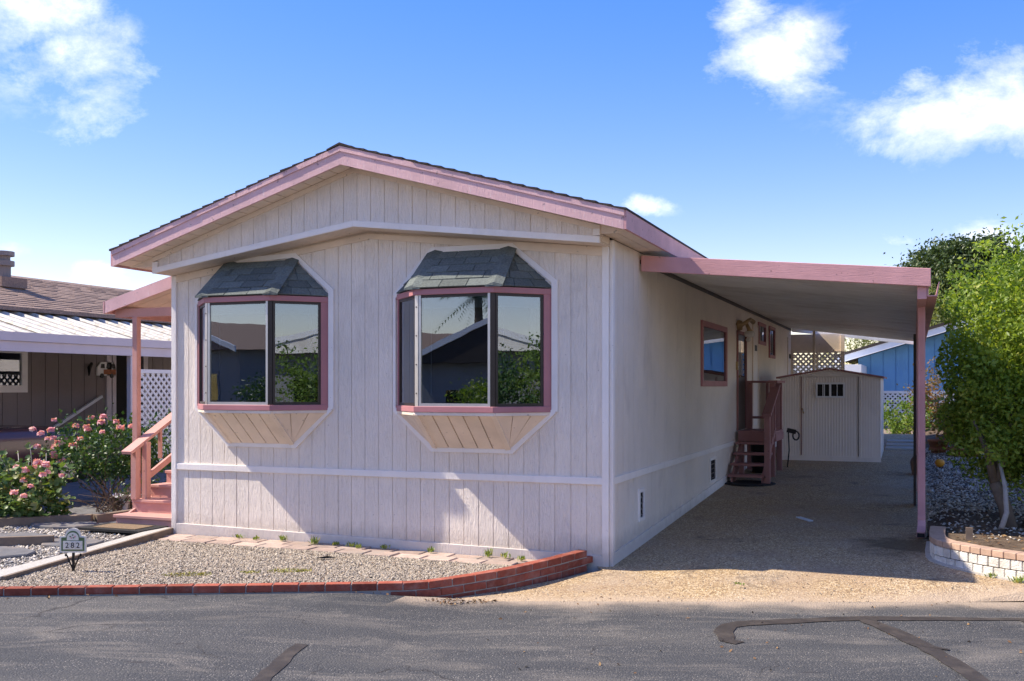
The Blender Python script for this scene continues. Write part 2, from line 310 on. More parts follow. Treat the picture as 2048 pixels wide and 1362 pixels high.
def moss():
    return leaf_mat('moss_tufts', (.18, .19, .03), (.36, .33, .07), (.45, .36, .12), .2)
m_moss = moss()

# ------------------------------------------------------------------ mesh helpers
class MB:
    def __init__(self): self.v = []; self.f = []
    def add(self, vs, fs):
        o = len(self.v); self.v += [tuple(x) for x in vs]; self.f += [tuple(i + o for i in f) for f in fs]; return self
    def box(self, x0, x1, y0, y1, z0, z1):
        return self.add([(x0, y0, z0), (x1, y0, z0), (x1, y1, z0), (x0, y1, z0), (x0, y0, z1), (x1, y0, z1), (x1, y1, z1), (x0, y1, z1)],
                        [(3, 2, 1, 0), (4, 5, 6, 7), (0, 1, 5, 4), (1, 2, 6, 5), (2, 3, 7, 6), (3, 0, 4, 7)])
    def prism(self, poly, axis, a, b):
        """poly: 2D points; extruded along axis from a to b (x: (y,z), y: (x,z), z: (x,y))"""
        def mk(p, w):
            return (w, p[0], p[1]) if axis == 'x' else (p[0], w, p[1]) if axis == 'y' else (p[0], p[1], w)
        n = len(poly); vs = [mk(p, a) for p in poly] + [mk(p, b) for p in poly]
        fs = [tuple(range(n)), tuple(range(2 * n - 1, n - 1, -1))] + [(i, i + n, (i + 1) % n + n, (i + 1) % n) for i in range(n)]
        return self.add(vs, fs)
    def bar(self, p, q, w, h, up=(0, 0, 1)):
        """rectangular bar from p to q, w wide, h along up"""
        p, q = Vector(p), Vector(q); d = (q - p).normalized(); s = d.cross(Vector(up)).normalized(); n = s.cross(d)
        vs = []
        for c in (p, q):
            for i, j in ((-1, -1), (1, -1), (1, 1), (-1, 1)): vs.append(c + s * (w / 2 * i) + n * (h / 2 * j))
        return self.add(vs, [(0, 1, 2, 3), (7, 6, 5, 4), (0, 4, 5, 1), (1, 5, 6, 2), (2, 6, 7, 3), (3, 7, 4, 0)])
    def tube(self, pts, rad, n=8, caps=True):
        pts = [Vector(p) for p in pts]; rad = rad if isinstance(rad, (list, tuple)) else [rad] * len(pts)
        vs = []; prev = None
        for i, p in enumerate(pts):
            d = (pts[min(i + 1, len(pts) - 1)] - pts[max(i - 1, 0)]).normalized()
            a = Vector((0, 0, 1)) if abs(d.z) < .9 else Vector((1, 0, 0))
            s = d.cross(a).normalized() if prev is None else (prev - d * prev.dot(d)).normalized(); prev = s; u = d.cross(s)
            for k in range(n):
                an = 2 * math.pi * k / n; vs.append(p + (s * math.cos(an) + u * math.sin(an)) * rad[i])
        fs = []
        for i in range(len(pts) - 1):
            for k in range(n): fs.append((i * n + k, i * n + (k + 1) % n, (i + 1) * n + (k + 1) % n, (i + 1) * n + k))
        if caps: fs += [tuple(range(n - 1, -1, -1)), tuple(range((len(pts) - 1) * n, len(pts) * n))]
        return self.add(vs, fs)
    def lathe(self, prof, c=(0, 0, 0), n=20):
        vs = [(c[0] + r * math.cos(2 * math.pi * k / n), c[1] + r * math.sin(2 * math.pi * k / n), c[2] + z) for r, z in prof for k in range(n)]
        fs = [(i * n + k, i * n + (k + 1) % n, (i + 1) * n + (k + 1) % n, (i + 1) * n + k) for i in range(len(prof) - 1) for k in range(n)]
        return self.add(vs, fs)
    def mesh(self, name, mat, smooth=False, bevel=0):
        me = bpy.data.meshes.new(name); me.from_pydata([tuple(v) for v in self.v], [], self.f); me.materials.append(mat)
        if smooth: me.polygons.foreach_set('use_smooth', [True] * len(me.polygons))
        me.update(); return me
    def build(self, name, mat, parent=None, smooth=False, bevel=0):
        o = bpy.data.objects.new(name, self.mesh(name, mat, smooth)); COL.objects.link(o); par(o, parent)
        if bevel:
            md = o.modifiers.new('bevel', 'BEVEL'); md.width = bevel; md.segments = 1; md.limit_method = 'ANGLE'
        return o
def par(o, parent):
    if parent is None: return
    o.parent = parent
    m = Matrix.Identity(4); q = parent
    chain = []
    while q: chain.append(q); q = q.parent
    for q in reversed(chain): m = m @ q.matrix_parent_inverse @ q.matrix_basis
    o.matrix_parent_inverse = m.inverted()
def tag(o, label=None, cat=None, group=None, kind=None):
    for k, v in (('label', label), ('category', cat), ('group', group), ('kind', kind)):
        if v: o[k] = v
    return o
def thing(name, loc, label, cat, group=None):
    o = bpy.data.objects.new(name, None); COL.objects.link(o); o.location = loc; o.empty_display_size = .2
    return tag(o, label, cat, group)
def inst(me, name, parent, loc, rz=0, scale=(1, 1, 1), rx=0, ry=0):
    o = bpy.data.objects.new(name, me); COL.objects.link(o); o.location = loc; o.rotation_euler = (rx, ry, rz); o.scale = scale; par(o, parent); return o
def bmesh_bevel(me, w, seg=1):
    import bmesh
    bm = bmesh.new(); bm.from_mesh(me); bmesh.ops.recalc_face_normals(bm, faces=bm.faces)
    bmesh.ops.bevel(bm, geom=bm.edges[:], offset=w, segments=seg, affect='EDGES', clamp_overlap=True); bm.to_mesh(me); bm.free(); return me
def np_mesh(name, V, F, mat, rnd=None, smooth=False):
    me = bpy.data.meshes.new(name); nv, nf, k = len(V), len(F), F.shape[1]
    me.vertices.add(nv); me.vertices.foreach_set('co', V.astype(np.float32).ravel())
    me.loops.add(nf * k); me.loops.foreach_set('vertex_index', F.astype(np.int32).ravel())
    me.polygons.add(nf); me.polygons.foreach_set('loop_start', np.arange(0, nf * k, k, dtype=np.int32))
    try: me.polygons.foreach_set('loop_total', np.full(nf, k, dtype=np.int32))
    except Exception: pass
    me.materials.append(mat)
    if rnd is not None:
        at = me.attributes.new('rnd', 'FLOAT', 'POINT'); at.data.foreach_set('value', rnd.astype(np.float32))
    if smooth: me.polygons.foreach_set('use_smooth', np.ones(nf, dtype=bool))
    me.update(calc_edges=True); return me
def link_mesh(name, me, parent=None):
    o = bpy.data.objects.new(name, me); COL.objects.link(o); par(o, parent); return o
def rnd_frames(n, rg, flat=0.0):
    d = rg.normal(size=(n, 3)); d[:, 2] = d[:, 2] * (1 - flat) ; d /= np.linalg.norm(d, axis=1)[:, None]
    a = rg.normal(size=(n, 3)); a -= (a * d).sum(1)[:, None] * d; a /= np.linalg.norm(a, axis=1)[:, None]
    return d, a, np.cross(d, a)
def leaves_mesh(name, C, size, mat, seed, aspect=.5, up=.35, rvals=None, szvar=.45):
    """one folded diamond-shaped blade per centre"""
    rg = np.random.default_rng(seed); n = len(C)
    d, a, b = rnd_frames(n, rg)
    nrm = d + np.array([0, 0, up]); nrm /= np.linalg.norm(nrm, axis=1)[:, None]
    a -= (a * nrm).sum(1)[:, None] * nrm; a /= np.linalg.norm(a, axis=1)[:, None]; b = np.cross(nrm, a)
    s = (size * (1 + szvar * rg.uniform(-1, 1, n)))[:, None]
    V = np.stack([C - a * s * .5, C + b * s * aspect * .5 + nrm * s * .08, C + a * s * .55, C - b * s * aspect * .5 + nrm * s * .08], 1).reshape(-1, 3)
    i = np.arange(n)[:, None] * 4
    F = np.concatenate([i + np.array([[0, 1, 2]]), i + np.array([[0, 2, 3]])], 0)
    r = rg.uniform(0, 1, n) if rvals is None else rvals
    return np_mesh(name, V, F, mat, np.repeat(r, 4))
def crown_points(c, rad, clumps, per, spread, seed, shell=.55, squash=.75, jit=.14):
    rg = np.random.default_rng(seed)
    d = rg.normal(size=(clumps, 3)); d /= np.linalg.norm(d, axis=1)[:, None]
    r = shell + (1 - shell) * rg.uniform(0, 1, clumps) ** .6
    r *= 1 + jit * rg.normal(size=clumps)
    P = np.array(c) + d * r[:, None] * np.array(rad)
    k = rg.poisson(per, clumps).clip(3)
    idx = np.repeat(np.arange(clumps), k)
    Q = P[idx] + rg.normal(size=(len(idx), 3)) * spread * np.array([1, 1, squash]) * (0.5 + rg.uniform(0, 1, clumps)[idx][:, None])
    tone = np.clip(rg.uniform(0, 1, clumps)[idx] * .5 + rg.uniform(0, 1, len(idx)) * .5, 0, 1)
    return Q, tone
def stones_mesh(name, XYZ, size, mat, seed, flat=.65):
    """rounded low-poly pebbles (octahedra with jitter)"""
    rg = np.random.default_rng(seed); n = len(XYZ)
    base = np.array([[1, 0, 0], [0, 1, 0], [-1, 0, 0], [0, -1, 0], [0, 0, 1], [0, 0, -.4]], float)
    d = rg.uniform(0, 2 * np.pi, n); ca, sa = np.cos(d), np.sin(d)
    s = size * rg.lognormal(0, .28, n)
    ax = np.stack([np.ones(n) * rg.uniform(.8, 1.3, n), rg.uniform(.6, 1., n), flat * rg.uniform(.7, 1.2, n)], 1) * s[:, None] * .5
    B = base[None] * ax[:, None] + rg.normal(size=(n, 6, 3)) * (s * .08)[:, None, None]
    X = B[..., 0] * ca[:, None] - B[..., 1] * sa[:, None]; Y = B[..., 0] * sa[:, None] + B[..., 1] * ca[:, None]
    t1 = rg.normal(size=n) * .3
    Z = B[..., 2] + X * t1[:, None]
    V = np.stack([X, Y, Z], -1) + XYZ[:, None]
    F = np.array([[0, 1, 4], [1, 2, 4], [2, 3, 4], [3, 0, 4], [1, 0, 5], [2, 1, 5], [3, 2, 5], [0, 3, 5]])
    Fa = (np.arange(n)[:, None, None] * 6 + F[None]).reshape(-1, 3)
    return np_mesh(name, V.reshape(-1, 3), Fa, mat, np.repeat(rg.uniform(0, 1, n), 6))
def inpoly(x, y, poly):
    ins = np.zeros(len(x), bool); j = len(poly) - 1
    for i in range(len(poly)):
        xi, yi = poly[i]; xj, yj = poly[j]
        c = ((yi > y) != (yj > y)) & (x < (xj - xi) * (y - yi) / (yj - yi + 1e-12) + xi); ins ^= c; j = i
    return ins
def sheet(name, poly, zf, step, mat, kind='structure', parent=None):
    """ground sheet: polygon filled with a grid that follows zf(x, y)"""
    import bmesh
    bm = bmesh.new(); f = bm.faces.new([bm.verts.new((x, y, 0)) for x, y in poly])
    xs = [p[0] for p in poly]; ys = [p[1] for p in poly]
    for ax, lo, hi in ((0, min(xs), max(xs)), (1, min(ys), max(ys))):
        k = math.ceil(lo / step)
        while k * step < hi:
            co = (k * step, 0, 0) if ax == 0 else (0, k * step, 0); no = (1, 0, 0) if ax == 0 else (0, 1, 0)
            bmesh.ops.bisect_plane(bm, geom=bm.verts[:] + bm.edges[:] + bm.faces[:], plane_co=co, plane_no=no); k += 1
    for v in bm.verts: v.co.z = zf(v.co.x, v.co.y)
    bmesh.ops.recalc_face_normals(bm, faces=bm.faces)
    me = bpy.data.meshes.new(name); bm.to_mesh(me); bm.free(); me.materials.append(mat)
    if me.polygons and me.polygons[0].normal.z < 0: me.flip_normals()
    o = bpy.data.objects.new(name, me); COL.objects.link(o); par(o, parent)
    if kind and not parent: o['kind'] = kind
    return o
def smooth(a, b, x):
    t = max(0., min(1., (x - a) / (b - a))); return t * t * (3 - 2 * t)
rng = random.Random(7)

# ------------------------------------------------------------------ ground levels
def z_drive(x, y):
    e = .032 * smooth(.25, 1.0, x) + .015 * smooth(1.6, 2.8, x)
    if y >= 0: return .037 * min(y, 16) + e * (1 - smooth(2, 7, y))
    f = smooth(0, 1, y / min(-.15, edge_road(x) - .02)) if edge_road(x) < -.1 else 0
    return e * (1 - f) - .034 * f
def z_road(x, y): return .042 - .076 * max(0, min(1, x + 1.5)) - .008 * (y + 2) * 0
def z_bed(x, y):                                    # gravel bed in front of the home
    return .035 + .03 * smooth(-.6, -1.8, y) - .025 * smooth(-3.5, -.3, x) * smooth(-1.0, -.2, y) + .02 * smooth(-1.2, -.5, x) * smooth(0, -.8, y)
def z_left(x, y): return .04 + .03 * max(0, y + 1) * (1 if y < 8 else 0) + (.27 if y >= 8 else 0)
def z_right(x, y): return (.25 if y < 2.4 else .25 + .037 * max(0, y - 5.5)) * smooth(2.60, 3.0, x) + (1 - smooth(2.60, 3.0, x)) * (z_drive(2.7, y) - .03) if y > 2 else .25
def edge_road(x): return -1.80 + (x + .9) * .383     # kerb line right of the brick curve
ground = sheet('ground', [(-120, -120), (120, -120), (120, 140), (-120, 140)],
               lambda x, y: (.035 * max(0, min(y, 17)) - .12) , 10, m_ground)
P_drive = [(.0, -.2), (-.12, -.02), (-.12, 0.0), (-.02, .02), (-.02, 15.5), (2.80, 15.5), (2.80, .9), (3.2, .6), (4.2, .35), (9, 2.3), (9, edge_road(9)), (-.9, edge_road(-.9)), (-.42, -1.0)]
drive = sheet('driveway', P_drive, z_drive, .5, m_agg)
far = lambda x, y: (x, y)
P_road = [(-40, -19.6), (-3.95, -3.24), (-1.02, -1.87), (-.9, edge_road(-.9)), (9, edge_road(9)), (40, 14.3), (44, 5), (9, -8.6), (2, -11.5), (-40, -30)]
road = sheet('road', P_road, z_road, .5, m_asph)
# sandy dust along the seam of drive and road, crack sealant on the road
def strip_poly(pts, w, seed, j=.25):
    r = random.Random(seed); n = len(pts); Lp, Rp = [], []
    for i in range(n):
        a = Vector(pts[max(0, i - 1)][:2]); b = Vector(pts[min(n - 1, i + 1)][:2]); d = (b - a).normalized(); s = Vector((-d.y, d.x))
        ww = (w[i] if isinstance(w, (list, tuple)) else w) / 2
        p = Vector(pts[i][:2]); Lp.append(p + s * ww * (1 + r.uniform(-j, j))); Rp.append(p - s * ww * (1 + r.uniform(-j, j)))
    return [tuple(p) for p in Lp] + [tuple(p) for p in reversed(Rp)]
def dens(pts, step):
    o = []
    for a, b in zip(pts, pts[1:]):
        n = max(1, int((Vector(b) - Vector(a)).length / step))
        for i in range(n): o.append(tuple(Vector(a).lerp(Vector(b), i / n)))
    return o + [tuple(pts[-1])]
tars = [([(-1.03, -3.47), (-1.0, -3.62), (-.90, -3.95), (-.80, -4.30), (-.72, -4.8), (-.6, -5.4)], [.07, .095, .10, .09, .10, .10]),
        ([(1.53, -2.27), (1.44, -2.22), (1.38, -2.0), (1.38, -1.80), (1.47, -1.70), (1.9, -1.42), (2.26, -1.20), (2.5, -1.13), (3.3, -.84), (4.2, -.45), (6, .15)], [.10, .15, .12, .13, .08, .06, .10, .05, .045, .05, .05]),
        ([(2.26, -1.24), (2.42, -1.50), (2.62, -1.85), (2.78, -2.2), (2.94, -2.62), (3.1, -3.0)], [.12, .14, .13, .12, .11, .11]),
        ([(2.63, -1.9), (2.72, -1.93), (2.80, -1.96)], [.05, .05, .03]),
        ([(3.35, -.86), (3.55, -1.15), (3.7, -1.5), (3.9, -2.0)], [.12, .13, .11, .1])]
for i, (pts, w) in enumerate(tars):
    dp = dens(pts, .09); ws = [np.interp(k / max(1, len(dp) - 1), np.linspace(0, 1, len(w)), w) for k in range(len(dp))]
    sheet('crack_sealant', strip_poly(dp, [float(x) for x in ws], 20 + i, .18), lambda x, y, i=i: z_road(x, y) + .004 + .001 * i, .2, m_tar, parent=road)
# front gravel bed and path at the left
CURB0, CURB1 = Vector((-4.29, -2.84)), Vector((-4.95, .02))
P_bed = [(-9, -5.55), (-3.9, -3.13), (-1.05, -1.78), (-.78, -1.48), (-.55, -1.2), (-.40, -.8), (-.17, -.06), (-.10, .05), (-4.97, .05), (-4.36, -2.7), (-4.5, -2.95), (-9, -5.3)]
bed = sheet('gravel_bed', [(-4.25, -3.25), (-3.9, -3.10), (-1.05, -1.76), (-.78, -1.46), (-.55, -1.18), (-.42, -.8), (-.19, -.06), (-.10, .06), (-4.97, .06), (-4.33, -2.8)], z_bed, .4, m_soil)
left_yard = sheet('garden_path', [(-9, -5.5), (-4.3, -3.28), (-4.33, -2.8), (-4.97, .06), (-4.97, 9), (-9.3, 9), (-14, 4), (-16, -4)], z_left, .8, m_slate)
side_yard = sheet('garden_bed', [(2.79, 1.35), (2.79, 1.08), (2.82, .93), (2.88, .82), (2.98, .70), (3.13, .53), (3.29, .40), (3.48, .27), (3.82, .13), (4.5, .12), (6.2, .62), (9, 1.6), (14, 12), (10, 18), (2.70, 18), (2.70, 2.05), (2.78, 2.0)], z_right, .3, m_soil)

# ------------------------------------------------------------------ the mobile home
W, LEN = 4.92, 14.8
home = thing('mobile_home', (-W / 2, LEN / 2, 0), 'white mobile home with pink fascia, two bay windows and grooved siding', 'mobile home')
AX, AZ0 = -2.49, 3.935
def zr(x): return AZ0 - (.315 * (AX - x) if x < AX else .282 * (x - AX))     # top edge of the rake
def arch(x):                                                               # underside of the boxed gable
    return 3.205 + (2.845 - 3.205) * (AX - x) / (AX + W) if x < AX else 3.205 + (2.92 - 3.205) * (x - AX) / (-AX)
GY, RY = -.31, -.57
FB = .165
def zs(x): return zr(x) - FB + .012                                         # rake soffit
BAYS = [-3.765, -1.365]
fw = MB(); fw.prism([(-W, .0), (0, .0), (0, 2.92), (AX, 3.205), (-W, 2.845)], 'y', -.006, .10)
front_wall = fw.build('front_wall', m_side, home)
bw, gap = .1549, .0065
nb = 31; xs0 = -W + .06
for i in range(nb):
    gap = .014 if i % 8 == 5 else .0065
    a = xs0 + i * bw + gap / 2; gap = .0065; b = xs0 + (i + 1) * bw - gap / 2
    up = [(a, .81), (b, .81)] + ([(b, arch(b) - .075), (AX, arch(AX) - .075), (a, arch(a) - .075)] if a < AX < b else [(b, arch(b) - .075), (a, arch(a) - .075)])
    dpt = -.012 - rng.uniform(0, .0025)
    MB().prism(up, 'y', dpt, 0).build('siding_board', m_side, front_wall)
    zb = .165 + (.10 - .165) * (i + .5) / nb
    MB().prism([(a, zb - .03), (b, zb - .03), (b, .745), (a, .745)], 'y', dpt, 0).build('siding_board', m_side, front_wall)
MB().box(-W + .06, -.06, -.032, .0, .745, .81).build('belt_trim', m_trim, front_wall, bevel=.003)
t = MB(); t.prism([(-W + .06, -.05), (-.06, -.08), (-.06, .10), (-W + .06, .165)], 'y', -.034, 0); t.build('skirt_trim', m_trim, front_wall, bevel=.003)
for xx, top in ((-W, 2.845), (-.062, 2.925)):
    MB().box(xx, xx + .062, -.036, .0, -.06, top).build('corner_board', m_trim, front_wall, bevel=.003)
# frieze board under the boxed gable (sags a little at the peak)
for xa, xb, da, db in ((-W + .062, AX, .004, .03), (AX, -.062, .03, .004)):
    MB().prism([(xa, arch(xa) - .082), (xb, arch(xb) - .088), (xb, arch(xb) - db), (xa, arch(xa) - da)], 'y', -.03, -.013).build('frieze_board', m_cream, front_wall)
# boxed gable
g = MB(); g.prism([(-W, arch(-W) + .01), (AX, arch(AX) + .01), (0, arch(0) + .01), (0, zs(0) + .02), (AX, zs(AX) + .02), (-W, zs(-W) + .02)], 'y', GY + .008, .0)
gable = g.build('gable_wall', m_side, home)
for i in range(32):
    a = -W + .06 + i * .1502 + gap / 2; b = a + .1502 - gap
    pts = [(a, arch(a) + .05)] + ([(AX, arch(AX) + .05)] if a < AX < b else []) + [(b, arch(b) + .05), (b, zs(b) - .045)] + ([(AX, zs(AX) - .045)] if a < AX < b else []) + [(a, zs(a) - .045)]
    MB().prism(pts, 'y', GY + .002 - rng.uniform(0, .002), GY + .016).build('siding_board', m_side, gable)
for xa, xb in ((-W - .005, AX), (AX, .005)):
    MB().prism([(xa, arch(xa) - .004), (xb, arch(xb) - .004), (xb, arch(xb) + .056), (xa, arch(xa) + .056)], 'y', GY - .022, GY).build('gable_trim', m_trim, gable, bevel=.003)
    MB().prism([(xa, zs(xa) - .052), (xb, zs(xb) - .052), (xb, zs(xb) - .004), (xa, zs(xa) - .004)], 'y', GY - .016, GY).build('rake_moulding', m_cream, gable)
for xx in (-W - .004, -.056):
    MB().box(xx, xx + .06, GY - .02, GY, arch(xx) + .057, zs(xx) - .053).build('corner_board', m_trim, gable)
# planked underside of the box
for xa, xb in ((-W, AX), (AX, 0)):
    for j in range(3):
        ya = GY + .005 + j * .112; MB().prism([(xa, arch(xa) - .002), (xb, arch(xb) - .002), (xb, arch(xb) + .008), (xa, arch(xa) + .008)], 'y', ya, ya + .104).build('soffit_board', m_cream, gable)
for xx, sgn in ((-W, -1), (0, 1)):
    MB().box(min(xx, xx + sgn * .012), max(xx, xx + sgn * .012), GY + .03, -.04, arch(xx) + .012, arch(xx) + .07).build('end_board', m_cream, gable)
# side walls and back wall
sw = MB(); sw.box(-.10, .006, .10, LEN, 0, 3.0); side_wall = sw.build('side_wall', m_side, home)
WINS = [(4.255, 6.16, 1.645, 2.51), (9.50, 10.43, 2.40, 2.79), (10.95, 11.78, 2.19, 2.80)]
DOORS = [(7.15, 8.07, .95, 2.52)]
HOLES = WINS + DOORS
sp = .190; far_b = MB(); i = 0; y = .045
while y < LEN - .05:
    a, b = y + gap / 2, min(y + sp, LEN - .03) - gap / 2
    segs = [(.81, 2.985)]
    for (h0, h1, z0, z1) in HOLES:
        if a < h1 and b > h0: segs = [s for (p, q) in segs for s in ((p, min(q, z0)), (max(p, z1), q)) if s[1] - s[0] > .02]
    for lo, hi in segs + [(z_drive(0, y) + .06, .745)]:
        if y < 3.4: MB().box(0, .012 + rng.uniform(0, .002), a, b, lo, hi).build('siding_board', m_side, side_wall)
        else: far_b.box(0, .012, a, b, lo, hi)
    y += sp
tag(far_b.build('far_siding', m_side, side_wall), kind='stuff')
MB().box(0, .03, .07, LEN, .745, .81).build('belt_trim', m_trim, side_wall)
MB().prism([(.07, -.08), (LEN, z_drive(0, LEN) - .08), (LEN, z_drive(0, LEN) + .10), (.07, .115)], 'x', .0, .032).build('skirt_trim', m_trim, side_wall)
MB().box(.0, .034, .0, .065, -.06, 2.98).build('corner_board', m_trim, side_wall, bevel=.003)
MB().box(-W, -W + .10, .10, LEN, 0, 2.95).build('side_wall', m_side, home)
MB().box(-W, 0, LEN - .10, LEN + .002, 0, 2.9).build('back_wall', m_side, home)
# roof: deck, shingle courses, fascias, soffits
ry1 = LEN + .35; XL, XR = -5.235, .285
deck = MB(); deck.prism([(XL, zr(XL) - .03), (AX, zr(AX) - .03), (XR, zr(XR) - .03), (XR, zr(XR) - .004), (AX, zr(AX) - .004), (XL, zr(XL) - .004)], 'y', RY + .03, ry1)
roof = deck.build('roof', m_shingb, home)
cs = MB()
for side in (0, 1):
    xe = XL - .03 if side == 0 else XR + .03; n = 21
    for k in range(n):
        x0 = xe + (AX - xe) * k / n; x1 = xe + (AX - xe) * (k + 1.25) / n
        if k == n - 1: x1 = AX
        yy0 = RY - .016 + rng.uniform(-.006, .006)
        cs.prism([(x0, zr(x0) + .004), (x1, zr(x1) + .000), (x1, zr(x1) + .008), (x0, zr(x0) + .024)], 'y', yy0, ry1)
cs.prism([(AX - .14, zr(AX - .14) + .006), (AX, zr(AX) + .012), (AX + .14, zr(AX + .14) + .006), (AX + .14, zr(AX + .14) + .02), (AX, zr(AX) + .03), (AX - .14, zr(AX - .14) + .02)], 'y', RY - .018, ry1)
tag(cs.build('shingle_courses', m_shingb, roof), kind='stuff')
for xa, xb in ((XL, AX), (AX, XR)):
    ea = (lambda x: zr(x) - FB - (.012 if x == AX else 0))
    MB().prism([(xa, ea(xa)), (xb, ea(xb)), (xb, zr(xb) - .006), (xa, zr(xa) - .006)], 'y', RY, RY + .028).build('rake_fascia', m_pinkm, roof)
    MB().prism([(xa - .01 * (xa == XL), zr(xa) - .052), (xb + .01 * (xb == XR), zr(xb) - .052), (xb + .01 * (xb == XR), zr(xb) - .002), (xa - .01 * (xa == XL), zr(xa) - .002)], 'y', RY - .011, RY).build('rake_trim', m_pinkm, roof)
    # soffit boards run across the overhang
    n = 18; x = xa + .02
    st = (xb - xa - .04) / n
    for k in range(n):
        a, b = xa + .02 + k * st + .005, xa + .02 + (k + 1) * st - .005
        MB().prism([(a, zs(a)), (b, zs(b)), (b, zs(b) + .012), (a, zs(a) + .012)], 'y', RY + .03, GY + .0).build('soffit_board', m_cream, roof)
for xe, sg in ((XL, -1), (XR, 1)):
    zt = zr(xe)
    MB().box(min(xe, xe + sg * .026), max(xe, xe + sg * .026), RY + .001, ry1, zt - FB, zt - .005).build('eave_fascia', m_pink, roof)
    xw = -W if sg < 0 else 0
    MB().prism([(xw, zt - FB + .01), (xe, zt - FB + .01), (xe, zs(xe) + .014), (xw, zs(xw) + .014)], 'y', GY - .004, GY + .001).build('soffit_return', m_cream, roof)
    for k in range(2):
        a = xw + (xe - xw) * (k / 2) ; b = xw + (xe - xw) * ((k + 1) / 2); a, b = min(a, b) + .003, max(a, b) - .003
        MB().box(a, b, GY + .002, ry1 - .02, zt - FB + .018, zt - FB + .03).build('soffit_board', m_cream, roof)
# bay windows
def bay(cx, idx):
    hw, hc, d = .80, .385, .42
    ZS, ZH = 1.46, 2.50
    A, B, C_, D = (cx - hw, 0), (cx - hc, -d), (cx + hc, -d), (cx + hw, 0)
    ring = [A, B, C_, D]
    def off(k, grow):        # ring grown outwards
        return [(cx - hw - grow * 1.2, 0), (cx - hc - grow * .5, -d - grow), (cx + hc + grow * .5, -d - grow), (cx + hw + grow * 1.2, 0)]
    lining = MB()
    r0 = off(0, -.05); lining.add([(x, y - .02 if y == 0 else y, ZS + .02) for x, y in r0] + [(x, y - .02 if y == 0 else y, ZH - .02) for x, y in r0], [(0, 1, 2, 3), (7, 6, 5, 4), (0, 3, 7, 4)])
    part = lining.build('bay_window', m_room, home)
    tag(part, 'bay window nearer the left corner, two panes in view' if idx == 0 else 'bay window nearer the driveway, three panes in view')
    def band(name, z0, z1, g0, g1, mat, thick=.03, bev=.003):
        o = off(0, g1); n = off(0, g0)
        for k in range(3):
            p, q, p2, q2 = o[k], o[k + 1], n[k], n[k + 1]
            m = MB(); m.prism([p, q, q2, p2], 'z', z0, z1); m.build(name, mat, part, bevel=bev)
    band('head_rail', ZH, ZH + .055, -.03, .030, m_pinkwin)
    band('sill', ZS - .055, ZS, -.03, .034, m_pinkwin)
    # panes with aluminium frames, mullions at the corners
    for k in range(3):
        p, q = Vector(ring[k]), Vector(ring[k + 1]); dd = (q - p).normalized(); nn = Vector((dd.y, -dd.x)); ln = (q - p).length
        e0 = .06 if k == 0 else .022; e1 = .085 if k == 2 else .022
        def strip(name, s0, s1, z0, z1, o0, o1, mat):
            a, b = p + dd * s0, p + dd * s1
            m = MB(); m.prism([tuple(a + nn * o0), tuple(b + nn * o0), tuple(b + nn * o1), tuple(a + nn * o1)], 'z', z0, z1); return m.build(name, mat, part)
        if k == 0: strip('jamb', .03, .06, ZS, ZH, -.02, .022, m_pinkwin)
        if k == 2: strip('jamb', ln - .085, ln - .0, ZS, ZH, -.02, .022, m_pinkwin)
        fm = m_alul if k == 1 else m_alum
        strip('pane_frame', e0, e0 + .024, ZS, ZH, -.012, .012, m_alul if k == 1 else m_alum); strip('pane_frame', ln - e1 - .024, ln - e1, ZS, ZH, -.012, .012, m_alum if k != 1 else m_alul)
        strip('pane_frame', e0 + .024, ln - e1 - .024, ZS, ZS + .028, -.012, .012, m_alul if k == 1 else m_alum); strip('pane_frame', e0 + .024, ln - e1 - .024, ZH - .026, ZH, -.012, .012, m_alum)
        strip('pane', e0 + .022, ln - e1 - .022, ZS + .026, ZH - .024, -.004, .002, m_glass)
        strip('blind_rail', e0 + .03, ln - e1 - .03, ZH - .125, ZH - .035, -.05, -.035, m_blind)
        strip('blind_cord', e0 + .10, e0 + .106, ZS + (.1 if k == 1 else .35), ZH - .1, -.05, -.046, m_blind)
        if k != 1:
            s = ln * (.78 if k == 2 else .22)
            m = MB(); pts = []
            for j in range(9):
                w = p + dd * (s - .05 + j * .014); pts.append(tuple(w + nn * (-.085 - .012 * (j % 2))))
            m.prism(pts + [tuple(Vector(x) - nn * .004) for x in reversed(pts)], 'z', ZS + .03, ZH - .06); m.build('curtain', m_curt, part)
    for c, s in ((B, -1), (C_, 1)):
        m = MB(); c = Vector(c); o = Vector((s * .35, -1)).normalized()
        tdir = Vector((-o.y, o.x))
        m.prism([tuple(c + tdir * .021 - o * .02), tuple(c + tdir * .021 + o * .008), tuple(c - tdir * .021 + o * .008), tuple(c - tdir * .021 - o * .02)], 'z', ZS, ZH)
        post = m.build('mullion', m_alum if s > 0 else m_alul, part)
        for j in range(4):
            z = ZS + .12 + j * .27; sc_ = MB(); sc_.tube([tuple(c + o * .008) + (z,), tuple(c + o * .013) + (z,)], .007, 6); sc_.build('screw', m_alum, post)
    # shingled hip roof
    ez, tz = ZH + .062, 2.945
    E = [(cx - hw - .03, 0), (cx - hc - .03, -d - .05), (cx + hc + .03, -d - .05), (cx + hw + .03, 0)]
    T = [(cx - hc - .01, -.02), (cx - hc, -.04), (cx + hc, -.04), (cx + hc + .01, -.02)]
    rm = MB(); rm.add([(x, y, ez) for x, y in E] + [(x, y, tz) for x, y in T], [(0, 1, 5, 4), (1, 2, 6, 5), (2, 3, 7, 6), (3, 2, 1, 0)])
    hip = rm.build('bay_roof', m_shing, part)
    r2 = random.Random(40 + idx)
